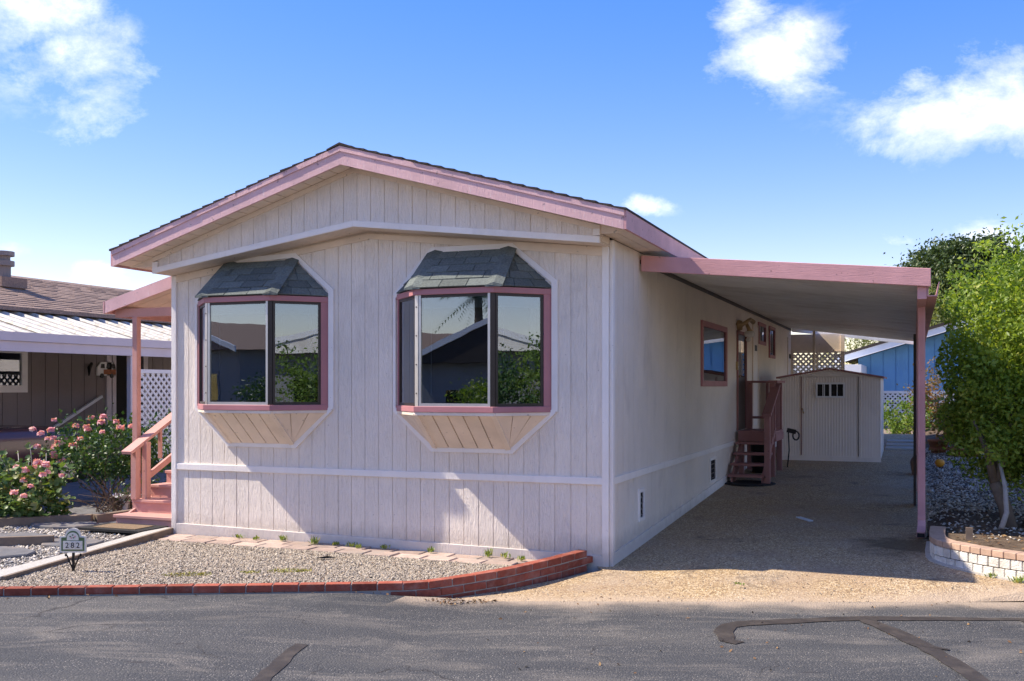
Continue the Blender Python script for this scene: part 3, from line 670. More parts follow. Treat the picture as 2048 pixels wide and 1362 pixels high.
    for k in range(3):
        e0, e1, t0, t1 = [Vector((*E[k], ez)), Vector((*E[k + 1], ez)), Vector((*T[k], tz)), Vector((*T[k + 1], tz))]
        nrm = (e1 - e0).cross(t0 - e0).normalized()
        if nrm.z < 0: nrm = -nrm
        rows = 5
        for r in range(rows):
            f0, f1 = r / rows, min(1, (r + 1.12) / rows)
            a0, a1 = e0.lerp(t0, f0), e1.lerp(t1, f0); b0, b1 = e0.lerp(t0, f1), e1.lerp(t1, f1)
            wid = (a1 - a0).length; n = max(1, round(wid / .25)); sh = (.5 if r % 2 else 0)
            cuts = sorted(set([0.0, 1.0] + [min(1, max(0, (j + sh) / n)) for j in range(n + 1)]))
            for c0, c1 in zip(cuts, cuts[1:]):
                if c1 - c0 < .03: continue
                gp = .004 / max(wid, .1); c0 += gp; c1 -= gp
                lift = .012 + r2.uniform(0, .004)
                q = [a0.lerp(a1, c0), a0.lerp(a1, c1), b0.lerp(b1, c1), b0.lerp(b1, c0)]
                up_ = [q[0] + nrm * lift, q[1] + nrm * lift, q[2] + nrm * .006, q[3] + nrm * .006]; dn = [x + nrm * .001 for x in q]
                if r == 0:
                    for vv in (0, 1): up_[vv] -= nrm * .004
                m = MB(); m.add(dn + up_, [(3, 2, 1, 0), (4, 5, 6, 7), (0, 1, 5, 4), (1, 2, 6, 5), (2, 3, 7, 6), (3, 0, 4, 7)]); m.build('shingle', m_shing, hip)
    for k in (1, 2):
        pts = [Vector((*E[k], ez)), Vector((*T[k], tz))]
        dr = (pts[1] - pts[0]); s = Vector((-dr.y, dr.x, 0)).normalized()
        for j in range(4):
            c0 = pts[0] + dr * (j / 4 - .0); c1 = pts[0] + dr * ((j + 1.1) / 4); w = .085
            m = MB(); m.add([c0 + s * w + Vector((0, 0, .005)), c0 + Vector((0, 0, .034 if j else .03)), c0 - s * w + Vector((0, 0, .005)), c1 - s * w + Vector((0, 0, .002)), c1 + Vector((0, 0, .026)), c1 + s * w + Vector((0, 0, .002)),
                             c0 + s * w + Vector((0, 0, -.01)), c0 - s * w + Vector((0, 0, -.01))], [(0, 1, 4, 5), (1, 2, 3, 4), (0, 6, 7, 2, 1)]); m.build('hip_shingle', m_shing, hip)
    # white trim on the wall round the roof and the apron
    def wt(pts, name='wall_trim', w=.05):
        for a, b in zip(pts, pts[1:]):
            a, b = Vector(a), Vector(b); dv = (b - a).normalized(); n = Vector((-dv.y, dv.x)) * w / 2; e = dv * w * .5
            m = MB(); m.prism([tuple(a + n - e * .6), tuple(b + n + e * .6), tuple(b - n + e * .6), tuple(a - n - e * .6)], 'y', -.034 - .002 * rng.random(), -.014); m.build(name, m_trim, part)
    wt([(cx - hw - .02, ZH + .05), (cx - hc - .03, tz + .03), (cx + hc + .03, tz + .03 + (.02 if idx == 0 else 0)), (cx + hw + .045, ZH + .12)])
    wt([(cx + hw + .045, ZH + .12), (cx + hw + .045, ZS - .03)], w=.06); wt([(cx - hw - .03, ZH + .02), (cx - hw - .03, ZS - .03)], w=.03)
    za = 1.055; wt([(cx - hw - .02, ZS - .05), (cx - hc - .03, za - .02), (cx + hc + .03, za - .02), (cx + hw + .03, ZS - .05)], w=.05)
    # sloping boarded apron
    g1 = off(0, .015); Bt = [(cx - hc - .01, -.035), (cx - hc, -.04), (cx + hc, -.04), (cx + hc + .01, -.035)]
    zt_ = ZS - .055
    ap = MB(); ap.add([(x, min(y, -.015), zt_) for x, y in off(0, .0)] + [(x, y + .012, za + .02) for x, y in Bt], [(0, 4, 5, 1), (1, 5, 6, 2), (2, 6, 7, 3), (0, 1, 2, 3)])
    apron = ap.build('apron', m_cream, part)
    for k in range(3):
        e0, e1, b0, b1 = Vector((*g1[k], zt_)), Vector((*g1[k + 1], zt_)), Vector((*Bt[k], za)), Vector((*Bt[k + 1], za))
        if k == 0: e0.y = -.02
        if k == 2: e1.y = -.02
        nrm = (e1 - e0).cross(b0 - e0).normalized()
        if nrm.y > 0: nrm = -nrm
        n = 5 if k == 1 else 3
        for j in range(n):
            u0, u1 = j / n + .008, (j + 1) / n - .008
            q = [e0.lerp(e1, u0), e0.lerp(e1, u1), b0.lerp(b1, u1), b0.lerp(b1, u0)]
            m = MB(); m.add([x - nrm * .010 for x in q] + [x + nrm * .004 for x in q], [(0, 1, 2, 3), (7, 6, 5, 4), (0, 4, 5, 1), (1, 5, 6, 2), (2, 6, 7, 3), (3, 7, 4, 0)]); m.build('apron_board', m_cream, apron)
    for k in (1, 2):
        a, b = Vector((*g1[k], zt_ - .01)), Vector((*Bt[k], za + .0))
        MB().bar(a, b, .05, .026, up=(.3 * (1 if k == 2 else -1), -1, -.7)).build('corner_batten', m_cream, apron)
    MB().add([(x, y, zt_ - .03) for x, y in off(0, .026)] + [(x, y, zt_ - .002) for x, y in off(0, .026)], [(0, 1, 5, 4), (1, 2, 6, 5), (2, 3, 7, 6), (3, 2, 1, 0)]).build('apron_rail', m_cream, apron)
for i, cx in enumerate(BAYS): bay(cx, i)
# windows, doors and fittings on the driveway side
def side_window(y0, y1, z0, z1, f=.065):
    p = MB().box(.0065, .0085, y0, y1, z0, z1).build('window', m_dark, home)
    for (a, b, c, d) in ((y0, y1, z0, z0 + f), (y0, y1, z1 - f, z1), (y0, y0 + f, z0 + f, z1 - f), (y1 - f, y1, z0 + f, z1 - f)):
        MB().box(.0015, .035, a, b, c, d).build('window_frame', m_pinkwin, p)
    MB().box(.010, .014, y0 + f, y1 - f, z0 + f, z1 - f).build('pane', m_glass, p)
    return p
for k, wv in enumerate(WINS):
    p = side_window(*wv, f=.075 if k == 0 else .06)
    if k: MB().box(.002, .018, (wv[0] + wv[1]) / 2 - .015, (wv[0] + wv[1]) / 2 + .015, wv[2] + .06, wv[3] - .06).build('mullion', m_alum, p)
y0, y1, z0, z1 = DOORS[0]
dp = MB().box(.0065, .009, y0 + .05, y1 - .05, z0, z1 - .05).build('door', m_alum, home)
for a, b, c, d in ((y0, y0 + .05, z0, z1), (y1 - .05, y1, z0, z1), (y0 + .05, y1 - .05, z1 - .05, z1)):
    MB().box(-.002, .034, a, b, c, d).build('door_frame', m_pinkd, dp)
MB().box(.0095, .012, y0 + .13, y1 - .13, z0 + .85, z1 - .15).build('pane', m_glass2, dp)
MB().tube([(-.01, y0 + .11, z0 + .85), (.05, y0 + .11, z0 + .85)], .02, 10).build('handle', m_brass, dp)
for (a, b, c, d) in ((8.82, 9.38, .97, 2.68), (14.05, 14.72, .9, 2.68)):
    q = MB().box(.012, .024, a, b, c, d).build('utility_door', m_trim, home)
    MB().box(.0125, .03, a - .04, a, c, d + .04).build('door_casing', m_cream, q); MB().box(.0125, .03, b, b + .04, c, d + .04).build('door_casing', m_cream, q)
    MB().box(.024, .03, a + .2, b - .12, d - .42, d - .32).build('number_plate', m_iron, q)
for (a, b, c, d) in ((.985, 1.21, .285, .61), (4.83, 5.28, .33, .67)):
    v_ = MB().box(.006, .014, a + .03, b - .03, c + .03, d - .03).build('skirt_vent', m_dark, home)
    for (p0, p1, q0, q1) in ((a, b, c, c + .035), (a, b, d - .035, d), (a, a + .04, c + .035, d - .035), (b - .04, b, c + .035, d - .035)): MB().box(.013, .03, p0, p1, q0, q1).build('vent_frame', m_trim, v_)
    for j in range(5):
        zz = c + .05 + j * (d - c - .09) / 4; MB().prism([(.012, zz), (.02, zz + .02), (.022, zz + .02), (.014, zz)], 'y', a + .04, b - .04).build('louvre', m_alum, v_)
# wall lamp and meter box
wl = thing('wall_lamp', (.03, 7.3, 2.5), 'ornate brass wall lamp with round white glass above the side door', 'lamp')
m = MB(); m.lathe([(.001, -.06), (.06, -.05), (.075, 0), (.06, .05), (.001, .06)], (0, 0, 0), 12); m.v = [(.035 + c, 7.22 + b, 2.60 + a * 1.2) for a, b, c in m.v]; m.build('backplate', m_brass, wl, True)
MB().tube([(.03, 7.05, 2.62), (.10, 7.10, 2.60), (.17, 7.18, 2.66), (.20, 7.3, 2.70), (.18, 7.42, 2.70), (.22, 7.5, 2.66)], [.03, .035, .03, .026, .03, .04], 8).build('bracket_arm', m_brass, wl, True)
MB().tube([(.16, 7.16, 2.62), (.19, 7.2, 2.54), (.20, 7.2, 2.50)], [.025, .03, .05], 8).build('bracket_arm', m_brass, wl, True)
m = MB(); m.lathe([(.001, .0), (.07, .02), (.085, .06), (.07, .10), (.001, .115)], (.20, 7.2, 2.40), 14); m.build('globe', m_lamp, wl, True)
m = MB(); m.lathe([(.001, .0), (.035, .015), (.04, .04), (.03, .06)], (.17, 7.28, 2.34), 10); m.build('globe', m_lamp, wl, True)
db = thing('doorbell_box', (.02, 7.1, 1.95), 'small brass doorbell box on white siding beside the side door', 'doorbell')
MB().box(.013, .045, 7.06, 7.12, 1.90, 2.03).build('cover', m_brass, db); MB().tube([(.045, 7.09, 1.95), (.052, 7.09, 1.95)], .015, 8).build('button', m_lamp, db)

# ------------------------------------------------------------------ carport
carport = thing('carport', (2.67, 2.2, .08), 'pink trimmed carport roof with ribbed white metal ceiling over driveway', 'carport')
def zc(x): return 2.93 - .125 * x
CY0, CY1 = 1.04, 14.7
MB().prism([(.036, 2.805), (2.735, 2.555), (2.735, 2.72), (.036, 2.962)], 'y', CY0 - .02, CY0 + .02).build('front_beam', m_pink, carport, bevel=.004)
MB().prism([(.036, zc(.036) - .06), (2.70, zc(2.7) - .06), (2.70, zc(2.7) + .03), (.036, zc(.036) + .03)], 'y', CY1, CY1 + .03).build('rear_beam', m_metal, carport)
pl = MB(); pw = .305
prof = []
for j in range(3):
    o = j * pw / 3; prof += [(o + .002, 0), (o + .012, .022), (o + .03, .022), (o + .04, .0)]
prof.append((pw - .001, 0))
x0, x1 = .04, 2.70
vs = [(x0, yy_, z_) for yy_, z_ in prof] + [(x1, yy_, z_ + (zc(x1) - zc(x0))) for yy_, z_ in prof]
n = len(prof); pl.add(vs, [(i, i + 1, i + 1 + n, i + n) for i in range(n - 1)]); pl.add([(a, b, c + .03) for a, b, c in vs], [(i, i + n, i + 1 + n, i + 1) for i in range(n - 1)])
pme = pl.mesh('roof_panel', m_metal)
for k in range(44): inst(pme, 'roof_panel', carport, (0, CY0 + .025 + k * pw, zc(.04) + rng.uniform(-.002, .002)))
MB().box(2.62, 2.70, CY0 + .03, CY1, zc(2.66) - .15, zc(2.66) - .01).build('side_beam', m_pink, carport)
gt = MB(); gt.prism([(2.705, 2.47), (2.79, 2.47), (2.81, 2.60), (2.80, 2.60), (2.78, 2.48), (2.715, 2.48), (2.715, 2.60), (2.705, 2.60)], 'y', CY0 + .03, CY1); gt.build('gutter', m_pink, carport)
MB().box(.013, .035, CY0 + .03, CY1, zc(0) - .045, zc(0) - .003).build('wall_ledger', m_alum, carport)
for k, yp in enumerate((2.2, 5.9, 9.6, 13.2)):
    z0 = z_drive(2.6, yp) - .05
    po = MB().box(2.625, 2.695, yp - .035, yp + .035, z0, zc(2.66) - .152).build('post', m_pink, carport, bevel=.004)
ds = MB(); zz = z_drive(2.6, 2.1)
ds.box(2.628, 2.698, 2.098, 2.162, zz + .14, 2.46); dsp = ds.build('downspout', m_pink, carport, bevel=.006)
for xx in (2.640, 2.658, 2.676): MB().box(xx, xx + .008, 2.091, 2.098, zz + .2, 2.44).build('rib', m_pink, dsp)
e = MB(); e.bar((2.663, 2.13, zz + .15), (2.663, 2.06, zz + .09), .074, .07, up=(0, .6, .8)); e.bar((2.663, 2.07, zz + .095), (2.655, 1.93, zz + .045), .078, .066); e.build('elbow', m_pink, dsp)
MB().box(2.626, 2.70, 2.088, 2.164, zz + .19, zz + .215).build('collar', m_pink, dsp)
MB().bar((2.62, 1.932, zz + .045), (2.69, 1.928, zz + .045), .012, .05).build('mouth', m_dark, dsp)

# ------------------------------------------------------------------ steps at the side door
st = thing('side_steps', (.35, 6.9, .25), 'weathered pink wooden steps with railed landing at the side door', 'steps')
gz = lambda y: .037 * y
MB().box(.06, .62, 7.0, 7.96, .915, .955).build('landing', m_pinkd, st)
MB().box(.06, .62, 6.965, 7.0, .80, .955).build('landing_apron', m_pinkd, st); MB().box(.595, .63, 7.001, 7.96, .80, .914).build('landing_apron', m_pinkd, st)
for (yy_, zz_) in ((6.22, .353), (6.48, .50), (6.73, .645), (6.93, .795)): MB().box(.05, .60, yy_ - .15, yy_ + .11, zz_ - .036, zz_).build('tread', m_pinkd, st, bevel=.003)
for xx in (.09, .53):
    MB().prism([(6.10, gz(6.1)), (6.36, gz(6.3)), (7.0, .60), (7.0, .79), (6.88, .755), (6.10, .31)], 'x', xx, xx + .035).build('stringer', m_pinkd, st)
for (xx, yy_, top) in ((.57, 7.04, 1.70), (.57, 7.92, 1.70), (.10, 7.92, 1.70), (.10, 7.04, .80)):
    MB().box(xx - .04, xx + .04, yy_ - .04, yy_ + .04, gz(yy_) - .03, top).build('post', m_pinkd, st)
MB().box(.575, .655, 6.07, 6.15, gz(6.1) - .02, 1.225).build('newel', m_pinkd, st)
MB().bar((.615, 6.02, 1.225), (.615, 7.12, 1.66), .13, .036).build('handrail', m_pinkd, st); MB().bar((.615, 6.15, .62), (.615, 7.0, 1.0), .035, .08).build('lower_rail', m_pinkd, st)
for k in range(4):
    f = (k + 1) / 5; yy_ = 6.11 + (7.06 - 6.11) * f; MB().box(.60, .635, yy_ - .018, yy_ + .018, .60 + .38 * f, 1.20 + .41 * f).build('baluster', m_pinkd, st)
MB().box(.52, .65, 6.97, 8.0, 1.70, 1.735).build('handrail', m_pinkd, st); MB().box(.05, .518, 7.86, 7.99, 1.70, 1.735).build('handrail', m_pinkd, st)
MB().box(.142, .528, 7.90, 7.94, 1.12, 1.16).build('lower_rail', m_pinkd, st)
for k in range(5):
    yy_ = 7.15 + k * .15; MB().box(.555, .59, yy_ - .017, yy_ + .017, .957, 1.698).build('baluster', m_pinkd, st)
MB().box(.36, .40, 7.90, 7.939, 1.162, 1.698).build('baluster', m_pinkd, st)
bn = thing('black_bin', (.35, 7.7, .27), 'black plastic bin tucked under the side door landing', 'bin')
m = MB(); m.lathe([(.001, 0), (.15, 0), (.18, .45), (.19, .46), (.19, .49), (.16, .49), (.14, .03)], (.34, 7.55, .28), 18); m.build('body', m_black, bn, True)
hs = thing('hose_reel', (.72, 8.2, .8), 'dark hose nozzle hanging by the landing beside the shed', 'hose')
MB().bar((.66, 8.2, .93), (.80, 8.2, .90), .08, .07).build('nozzle', m_black, hs); pts = [(.80 + .05 * math.cos(a), 8.2, .84 + .07 * math.sin(a)) for a in np.linspace(1.5, -3.6, 10)]
MB().tube(pts, .014, 6).build('trigger_loop', m_black, hs); MB().tube([(.68, 8.2, .90), (.69, 8.22, .6), (.66, 8.25, .32)], .012, 6).build('hose', m_black, hs)
dm = thing('step_mat', (.35, 6.2, .23), 'dark worn rubber mat lying under the side steps', 'mat')
me_ = MB(); me_.lathe([(.001, .008), (.36, .008), (.38, .002), (.38, -.02)], (.35, 6.15, gz(6.15) + .006), 22); me_.build('mat', m_mat, dm)

# ------------------------------------------------------------------ storage shed
sx0, sx1, sy0, sy1, sz0 = .40, 2.065, 9.5, 11.6, .345
shed = thing('storage_shed', (1.23, 10.5, .36), 'beige metal storage shed with low gable at the end of driveway', 'shed')
def ribbed(x0, x1, ztop, name, parent, y, n):
    m = MB(); w = (x1 - x0) / n
    for k in range(n):
        a = x0 + k * w; b = a + w
        for (p, q, d) in ((a, a + w * .55, 0), (a + w * .62, b - w * .07, -.004)):
            m.add([(p, y + d, sz0 + .03), (q, y + d, sz0 + .03), (q, y + d, ztop(q)), (p, y + d, ztop(p))], [(0, 1, 2, 3)])
        m.add([(a + w * .55, y, sz0 + .03), (a + w * .62, y - .004, sz0 + .03), (a + w * .62, y - .004, ztop(a + w * .62)), (a + w * .55, y, ztop(a + w * .55))], [(0, 1, 2, 3)])
        m.add([(b - w * .07, y - .004, sz0 + .03), (b, y, sz0 + .03), (b, y, ztop(b)), (b - w * .07, y - .004, ztop(b - w * .07))], [(0, 1, 2, 3)])
    return m.build(name, m_shed, parent)
zg = lambda x: 1.80 + (1.945 - 1.80) * (1 - abs(x - 1.235) / .83) - .01
core = MB(); core.prism([(sx0 + .01, sz0), (sx1 - .01, sz0), (sx1 - .01, zg(sx1)), (1.235, zg(1.235)), (sx0 + .01, zg(sx0))], 'y', sy0 + .02, sy1); core.build('body', m_shed, shed)
ribbed(sx0, .75, zg, 'wall_panel', shed, sy0, 8); ribbed(1.71, sx1, zg, 'wall_panel', shed, sy0, 8); dr_ = ribbed(.765, 1.695, lambda x: 1.80, 'door', shed, sy0 - .008, 20)
MB().prism([(.752, 1.815), (1.708, 1.815), (1.708, zg(1.708)), (1.235, zg(1.235)), (.752, zg(.752))], 'y', sy0 - .012, sy0 + .01).build('gable_panel', m_shed, shed)
for xx in (.752, 1.698): MB().box(xx, xx + .01, sy0 - .02, sy0, sz0 + .1, 1.812).build('door_jamb', m_pinkd if xx < 1 else m_wood, shed)
MB().box(sx0 - .004, sx1 + .004, sy0 - .022, sy0 + .01, sz0 - .02, sz0 + .085).build('sill', m_shed, shed)
MB().box(1.01, 1.475, sy0 - .026, sy0 - .0205, 1.455, 1.70).build('window_back', m_dark, dr_)
for a, b, c, d in ((1.0, 1.485, 1.445, 1.475), (1.0, 1.485, 1.68, 1.71), (1.0, 1.03, 1.475, 1.68), (1.455, 1.485, 1.475, 1.68), (1.225, 1.26, 1.475, 1.68)): MB().box(a, b, sy0 - .045, sy0 - .026, c, d).build('window_frame', m_white, dr_)
for a in (1.115, 1.14, 1.35): MB().box(a, a + .012, sy0 - .036, sy0 - .0265, 1.475, 1.68).build('glazing_bar', m_white, dr_)
MB().bar((.775, sy0 - .03, 1.26), (.80, sy0 - .035, 1.17), .02, .02).build('latch', m_brass, dr_); MB().tube([(.79, sy0 - .03, 1.25), (.795, sy0 - .045, 1.22), (.785, sy0 - .03, 1.19)], .008, 6).build('latch_ring', m_alul, dr_)
for a, b in ((sx0 - .07, 1.235), (1.235, sx1 + .05)):
    MB().prism([(a, zg(a) + .002), (b, zg(b) + .002), (b, zg(b) + .032), (a, zg(a) + .032)], 'y', sy0 - .06, sy1 + .05).build('roof_panel', m_pinkd, shed)
# lattice screen behind the shed
scr = thing('lattice_screen', (.6, 14.62, .5), 'cream carport end screen with diamond lattice below a solid panel', 'screen')
MB().box(.02, 1.09, 14.60, 14.64, 2.43, 2.80).build('panel', m_cream, scr); MB().box(1.09, 1.17, 14.58, 14.66, .5, 2.78).build('post', m_cream, scr); MB().box(.02, .08, 14.58, 14.66, .5, 2.42).build('post', m_cream, scr)
MB().box(.02, 1.089, 14.585, 14.655, 2.385, 2.428).build('rail', m_cream, scr)
def lattice(x0, x1, z0, z1, y, step, w, t=.008, axis='y'):
    m = MB(); H_ = z1 - z0
    for sgn in (1, -1):
        k = x0 - H_
        while k < x1 + H_:
            pts = []
            a0, a1 = (k, k + H_) if sgn > 0 else (k + H_, k)
            # clip the diagonal slat to the panel
            p, q = Vector((a0, z0)), Vector((a1, z1)); t0, t1 = 0., 1.; dx = q.x - p.x
            for lim, s_ in ((x0, 1), (x1, -1)):
                if abs(dx) < 1e-9: continue
                tt = (lim - p.x) / dx
                if (dx > 0) == (s_ > 0): t0 = max(t0, tt)
                else: t1 = min(t1, tt)
            if t1 - t0 > .02:
                a, b = p.lerp(q, t0), p.lerp(q, t1); o = y if sgn > 0 else y + t
                n = Vector((-(b - a).y, (b - a).x)).normalized() * w / 2
                m.prism([tuple(a + n), tuple(a - n), tuple(b - n), tuple(b + n)], axis, o, o + t * .95)
            k += step
    return m
tag(lattice(.08, 1.09, 1.2, 2.385, 14.61, .115, .045).build('lattice', m_white, scr), kind='stuff')
MB().box(.57, .61, 14.575, 14.60, 1.2, 2.385).build('mid_rail', m_cream, scr)
pp = thing('vent_pipe', (.58, 13.9, .5), 'slim upright white pipe rising to the carport ceiling behind shed', 'pipe'); MB().tube([(.58, 13.95, .5), (.58, 13.95, 2.84)], .028, 10).build('pipe', m_cream, pp, True)

# ------------------------------------------------------------------ porch at the left
po = thing('porch_roof', (-5.6, 2, 2.5), 'small pink porch roof on a salmon post beside the left wall', 'porch')
zp = lambda x: 3.0 - .27 * (-4.95 - x)
MB().prism([(-6.27, zp(-6.27) - .14), (-4.95, zp(-4.95) - .14), (-4.95, zp(-4.95)), (-6.27, zp(-6.27))], 'y', .42, .45).build('rake_fascia', m_pinkm, po)
MB().prism([(-6.27, zp(-6.27) - .02), (-4.95, zp(-4.95) - .02), (-4.95, zp(-4.95) + .01), (-6.27, zp(-6.27) + .01)], 'y', .455, 3.6).build('roof_deck', m_shingb, po)
MB().box(-6.29, -6.262, .42, 3.6, zp(-6.27) - .14, zp(-6.27)).build('eave_fascia', m_pink, po)
for k in range(10):
    ya = .46 + k * .31; MB().prism([(-6.25, zp(-6.25) - .075), (-4.97, zp(-4.97) - .075), (-4.97, zp(-4.97) - .06), (-6.25, zp(-6.25) - .06)], 'y', ya, ya + .30).build('ceiling_board', m_cream, po)
MB().box(-6.2, -4.97, .52, .58, 2.46, 2.56).build('cross_beam', m_pinks, po); MB().box(-6.2, -6.12, .581, 3.4, 2.46, 2.56).build('side_beam', m_pinks, po)
MB().box(-5.945, -5.875, .515, .585, .05, 2.459).build('post', m_pinks, po, bevel=.004)
ss = thing('front_steps', (-5.4, .7, .05), 'salmon pink wooden steps with slanted handrail beside the left wall', 'steps')
X0, X1 = -5.85, -4.955
for k in range(5):
    ya = .12 + k * .28; zz = .05 + .145 * (k + 1)
    MB().box(X0 + (0 if k == 0 else .02), X1, ya - .02, ya + .30, zz - .032, zz).build('tread', m_pinks, ss, bevel=.003); MB().box(X0 + .03, X1 - .002, ya, ya + .025, .03 if k == 0 else zz - .15, zz - .033).build('riser', m_pinks, ss)
MB().box(X0, X1, 1.55, 3.2, .74, .785).build('landing', m_pinks, ss)
for k, xx in enumerate((X0 + .03, X1 - .06)): MB().prism([(.15, .03), (1.55, .03), (1.55, .72), (.15 + .28 * 4, .59), (.16, .14)], 'x', xx, xx + .03).build('stringer', m_pinks, ss)
for (yy_, zb, zt_) in ((.40, .34, .92), (.50, .34, 1.0)): MB().box(X0 + .02 + (.0 if yy_ < .45 else .07), X0 + .09 + (.0 if yy_ < .45 else .07), yy_ - .035, yy_ + .035, zb, zt_).build('newel', m_pinks, ss)
MB().bar((X0 + .06, .25, .885), (X0 + .06, 1.75, 1.64), .14, .036).build('handrail', m_pinks, ss); MB().bar((X0 + .09, .5, .56), (X0 + .09, 1.75, 1.17), .035, .07).build('lower_rail', m_pinks, ss)
for k in range(4):
    yy_ = .78 + k * .27; z_ = .885 + (yy_ - .25) * .503; MB().box(X0 + .07, X0 + .105, yy_ - .018, yy_ + .018, z_ - .36, z_ - .02).build('baluster', m_pinks, ss)
MB().box(X0 + .03, X0 + .1, 1.72, 1.79, .05, 1.62).build('post', m_pinks, ss)

# ------------------------------------------------------------------ brick edging
be = thing('brick_edging', (-2, -2.3, 0), 'low red brick edging wall curving from road up to house corner', 'edging')
path = [(-7.2, -4.73), (-3.92, -3.175), (-2.56, -2.53), (-1.30, -1.93), (-1.02, -1.80), (-.76, -1.53), (-.52, -1.22), (-.37, -.85), (-.24, -.45), (-.135, -.05)]
def resample(path, step):
    pts = [Vector(p) for p in path]; out = []; acc_ = 0; nxt = 0
    for a, b in zip(pts, pts[1:]):
        ln = (b - a).length
        while nxt <= acc_ + ln: 
            out.append(a.lerp(b, (nxt - acc_) / ln)); nxt += step
        acc_ += ln
    return out
sm = [Vector(p) for p in path]
bm_ = MB().box(-.0965, .0965, -.045, .045, -.0285, .0285).mesh('brick', m_brick); bmesh_bevel(bm_, .003)
TOPZ = lambda x: .10 + .06 * smooth(-1.2, -.1, x)
mort = MB()
for course in range(3):
    rs = resample(path, .203); half = .1015 if course == 1 else 0
    for a, b in zip(rs, rs[1:]):
        dv = (b - a); c = a.lerp(b, .5) + dv.normalized() * half; s = Vector((-dv.y, dv.x)).normalized()
        if course and c.x < -1.32: continue
        ang = math.atan2(dv.y, dv.x); zt_ = TOPZ(c.x) - .0285 - course * .0665
        slope = math.atan2(TOPZ(c.x + dv.x / 2) - TOPZ(c.x - dv.x / 2), dv.length)
        o = inst(bm_, 'brick', be, (c.x + s.x * .045, c.y + s.y * .045, zt_ + rng.uniform(-.002, .002)), ang + rng.uniform(-.012, .012), (1, 1, 1), 0, -slope)
        if course == 0:
            m0, m1 = a - dv * .05, b + dv * .05
            for p0, p1 in ((a, b),):
                q = [p0 + s * .006, p1 + s * .006, p1 + s * .084, p0 + s * .084]
                mort.add([(v_.x, v_.y, -.09) for v_ in q] + [(v_.x, v_.y, TOPZ(v_.x) - .008) for v_ in q], [(0, 1, 5, 4), (1, 2, 6, 5), (2, 3, 7, 6), (3, 0, 4, 7), (4, 5, 6, 7)])
mort.build('mortar', m_mortar, be)
# pavers along the wall
pv = thing('paver_strip', (-2.6, -.2, .03), 'strip of weathered rose pavers along the foot of the front wall', 'paving')
pme2 = bmesh_bevel(MB().box(-.145, .145, -.098, .098, -.025, .0).mesh('paver', m_paver), .006)
for r in range(2):
    for k in range(15):
        x = -4.72 + k * .305 + r * .12; y = -.145 - r * .21
        if x > -.62 - r * .12: continue
        inst(pme2, 'paver', pv, (x, y, z_bed(x, y) + .018 + rng.uniform(-.004, .004)), rng.uniform(-.02, .02), (1, 1, 1), rng.uniform(-.01, .01), rng.uniform(-.01, .01))
# gravel
def scatter(poly, n, zf, seed, ex=None):
    rg = np.random.default_rng(seed); xs = [p[0] for p in poly]; ys = [p[1] for p in poly]
    x = rg.uniform(min(xs), max(xs), n * 3); y = rg.uniform(min(ys), max(ys), n * 3); k = inpoly(x, y, poly)
    if ex is not None: k &= ~ex(x, y)
    x, y = x[k][:n], y[k][:n]; z = np.array([zf(a, b) for a, b in zip(x, y)]); return np.stack([x, y, z], 1)
bedp = [(-4.3, -3.22), (-3.9, -3.06), (-1.08, -1.72), (-.85, -1.45), (-.62, -1.15), (-.50, -.8), (-.30, -.25), (-.6, -.1), (-4.9, -.0), (-4.30, -2.8)]
G = scatter(bedp, 62000, lambda x, y: z_bed(x, y) + .008, 3, lambda x, y: (y > -.455) & (x < -.62 + .3 * (y + .2)))
rg = np.random.default_rng(8)
mossc = np.array([[-3.05, -2.08, .20, .09], [-2.35, -1.62, .18, .08], [-2.62, -1.80, .08, .05]])
keep = np.ones(len(G), bool)
for mx, my, a, b in mossc:
    c, s_ = math.cos(.43), math.sin(.43); dx, dy = G[:, 0] - mx, G[:, 1] - my
    q = ((dx * c + dy * s_) / a) ** 2 + ((-dx * s_ + dy * c) / b) ** 2; keep &= ~((q < 1) & (rg.uniform(0, 1, len(G)) < .45 * (1 - q)))
gr = link_mesh('gravel', stones_mesh('gravel', G[keep], .019, m_grav, 4)); tag(gr, 'grey and tan pea gravel covering the front bed', 'gravel', kind='stuff')
mp_ = []
for mx, my, a, b in mossc:
    n = int(1500 * a); r = np.sqrt(rg.uniform(0, 1, n)); th = rg.uniform(0, 6.28, n); u_, v_ = r * np.cos(th) * a * 1.05, r * np.sin(th) * b * 1.1
    c, s_ = math.cos(.43), math.sin(.43); x = mx + u_ * c - v_ * s_; y = my + u_ * s_ + v_ * c; mp_.append(np.stack([x, y, np.full(n, .076) + rg.uniform(-.006, .008, n)], 1))
mo = link_mesh('moss', leaves_mesh('moss', np.concatenate(mp_), .022, m_moss, 5, .5, .8)); tag(mo, 'yellow green moss patches in the front gravel', 'moss', kind='stuff')
G2 = scatter([(2.85, 1.6), (3.2, 1.25), (4.2, .9), (7, 2), (9, 9), (8, 12), (2.74, 12), (2.74, 2.6)], 34000, lambda x, y: z_right(x, y) + .006, 13, lambda x, y: (np.random.default_rng(2).uniform(0, 1, len(x)) < .85) & (y < 3.4))
tag(link_mesh('pale_gravel', stones_mesh('pale_gravel', G2, .034, m_grav2, 14)), 'pale grey gravel spread under the garden tree', 'gravel', kind='stuff')
G3 = scatter([(2.85, 1.3), (3.0, .75), (3.5, .33), (4.5, .2), (8, 2), (8, 10), (2.85, 10)], 5000, lambda x, y: z_right(x, y) + .012, 23)
tag(link_mesh('leaf_litter', leaves_mesh('leaf_litter', G3, .04, m_litter, 15, .55, 2.5)), 'brown fallen leaves scattered on the garden soil', 'leaves', kind='stuff')
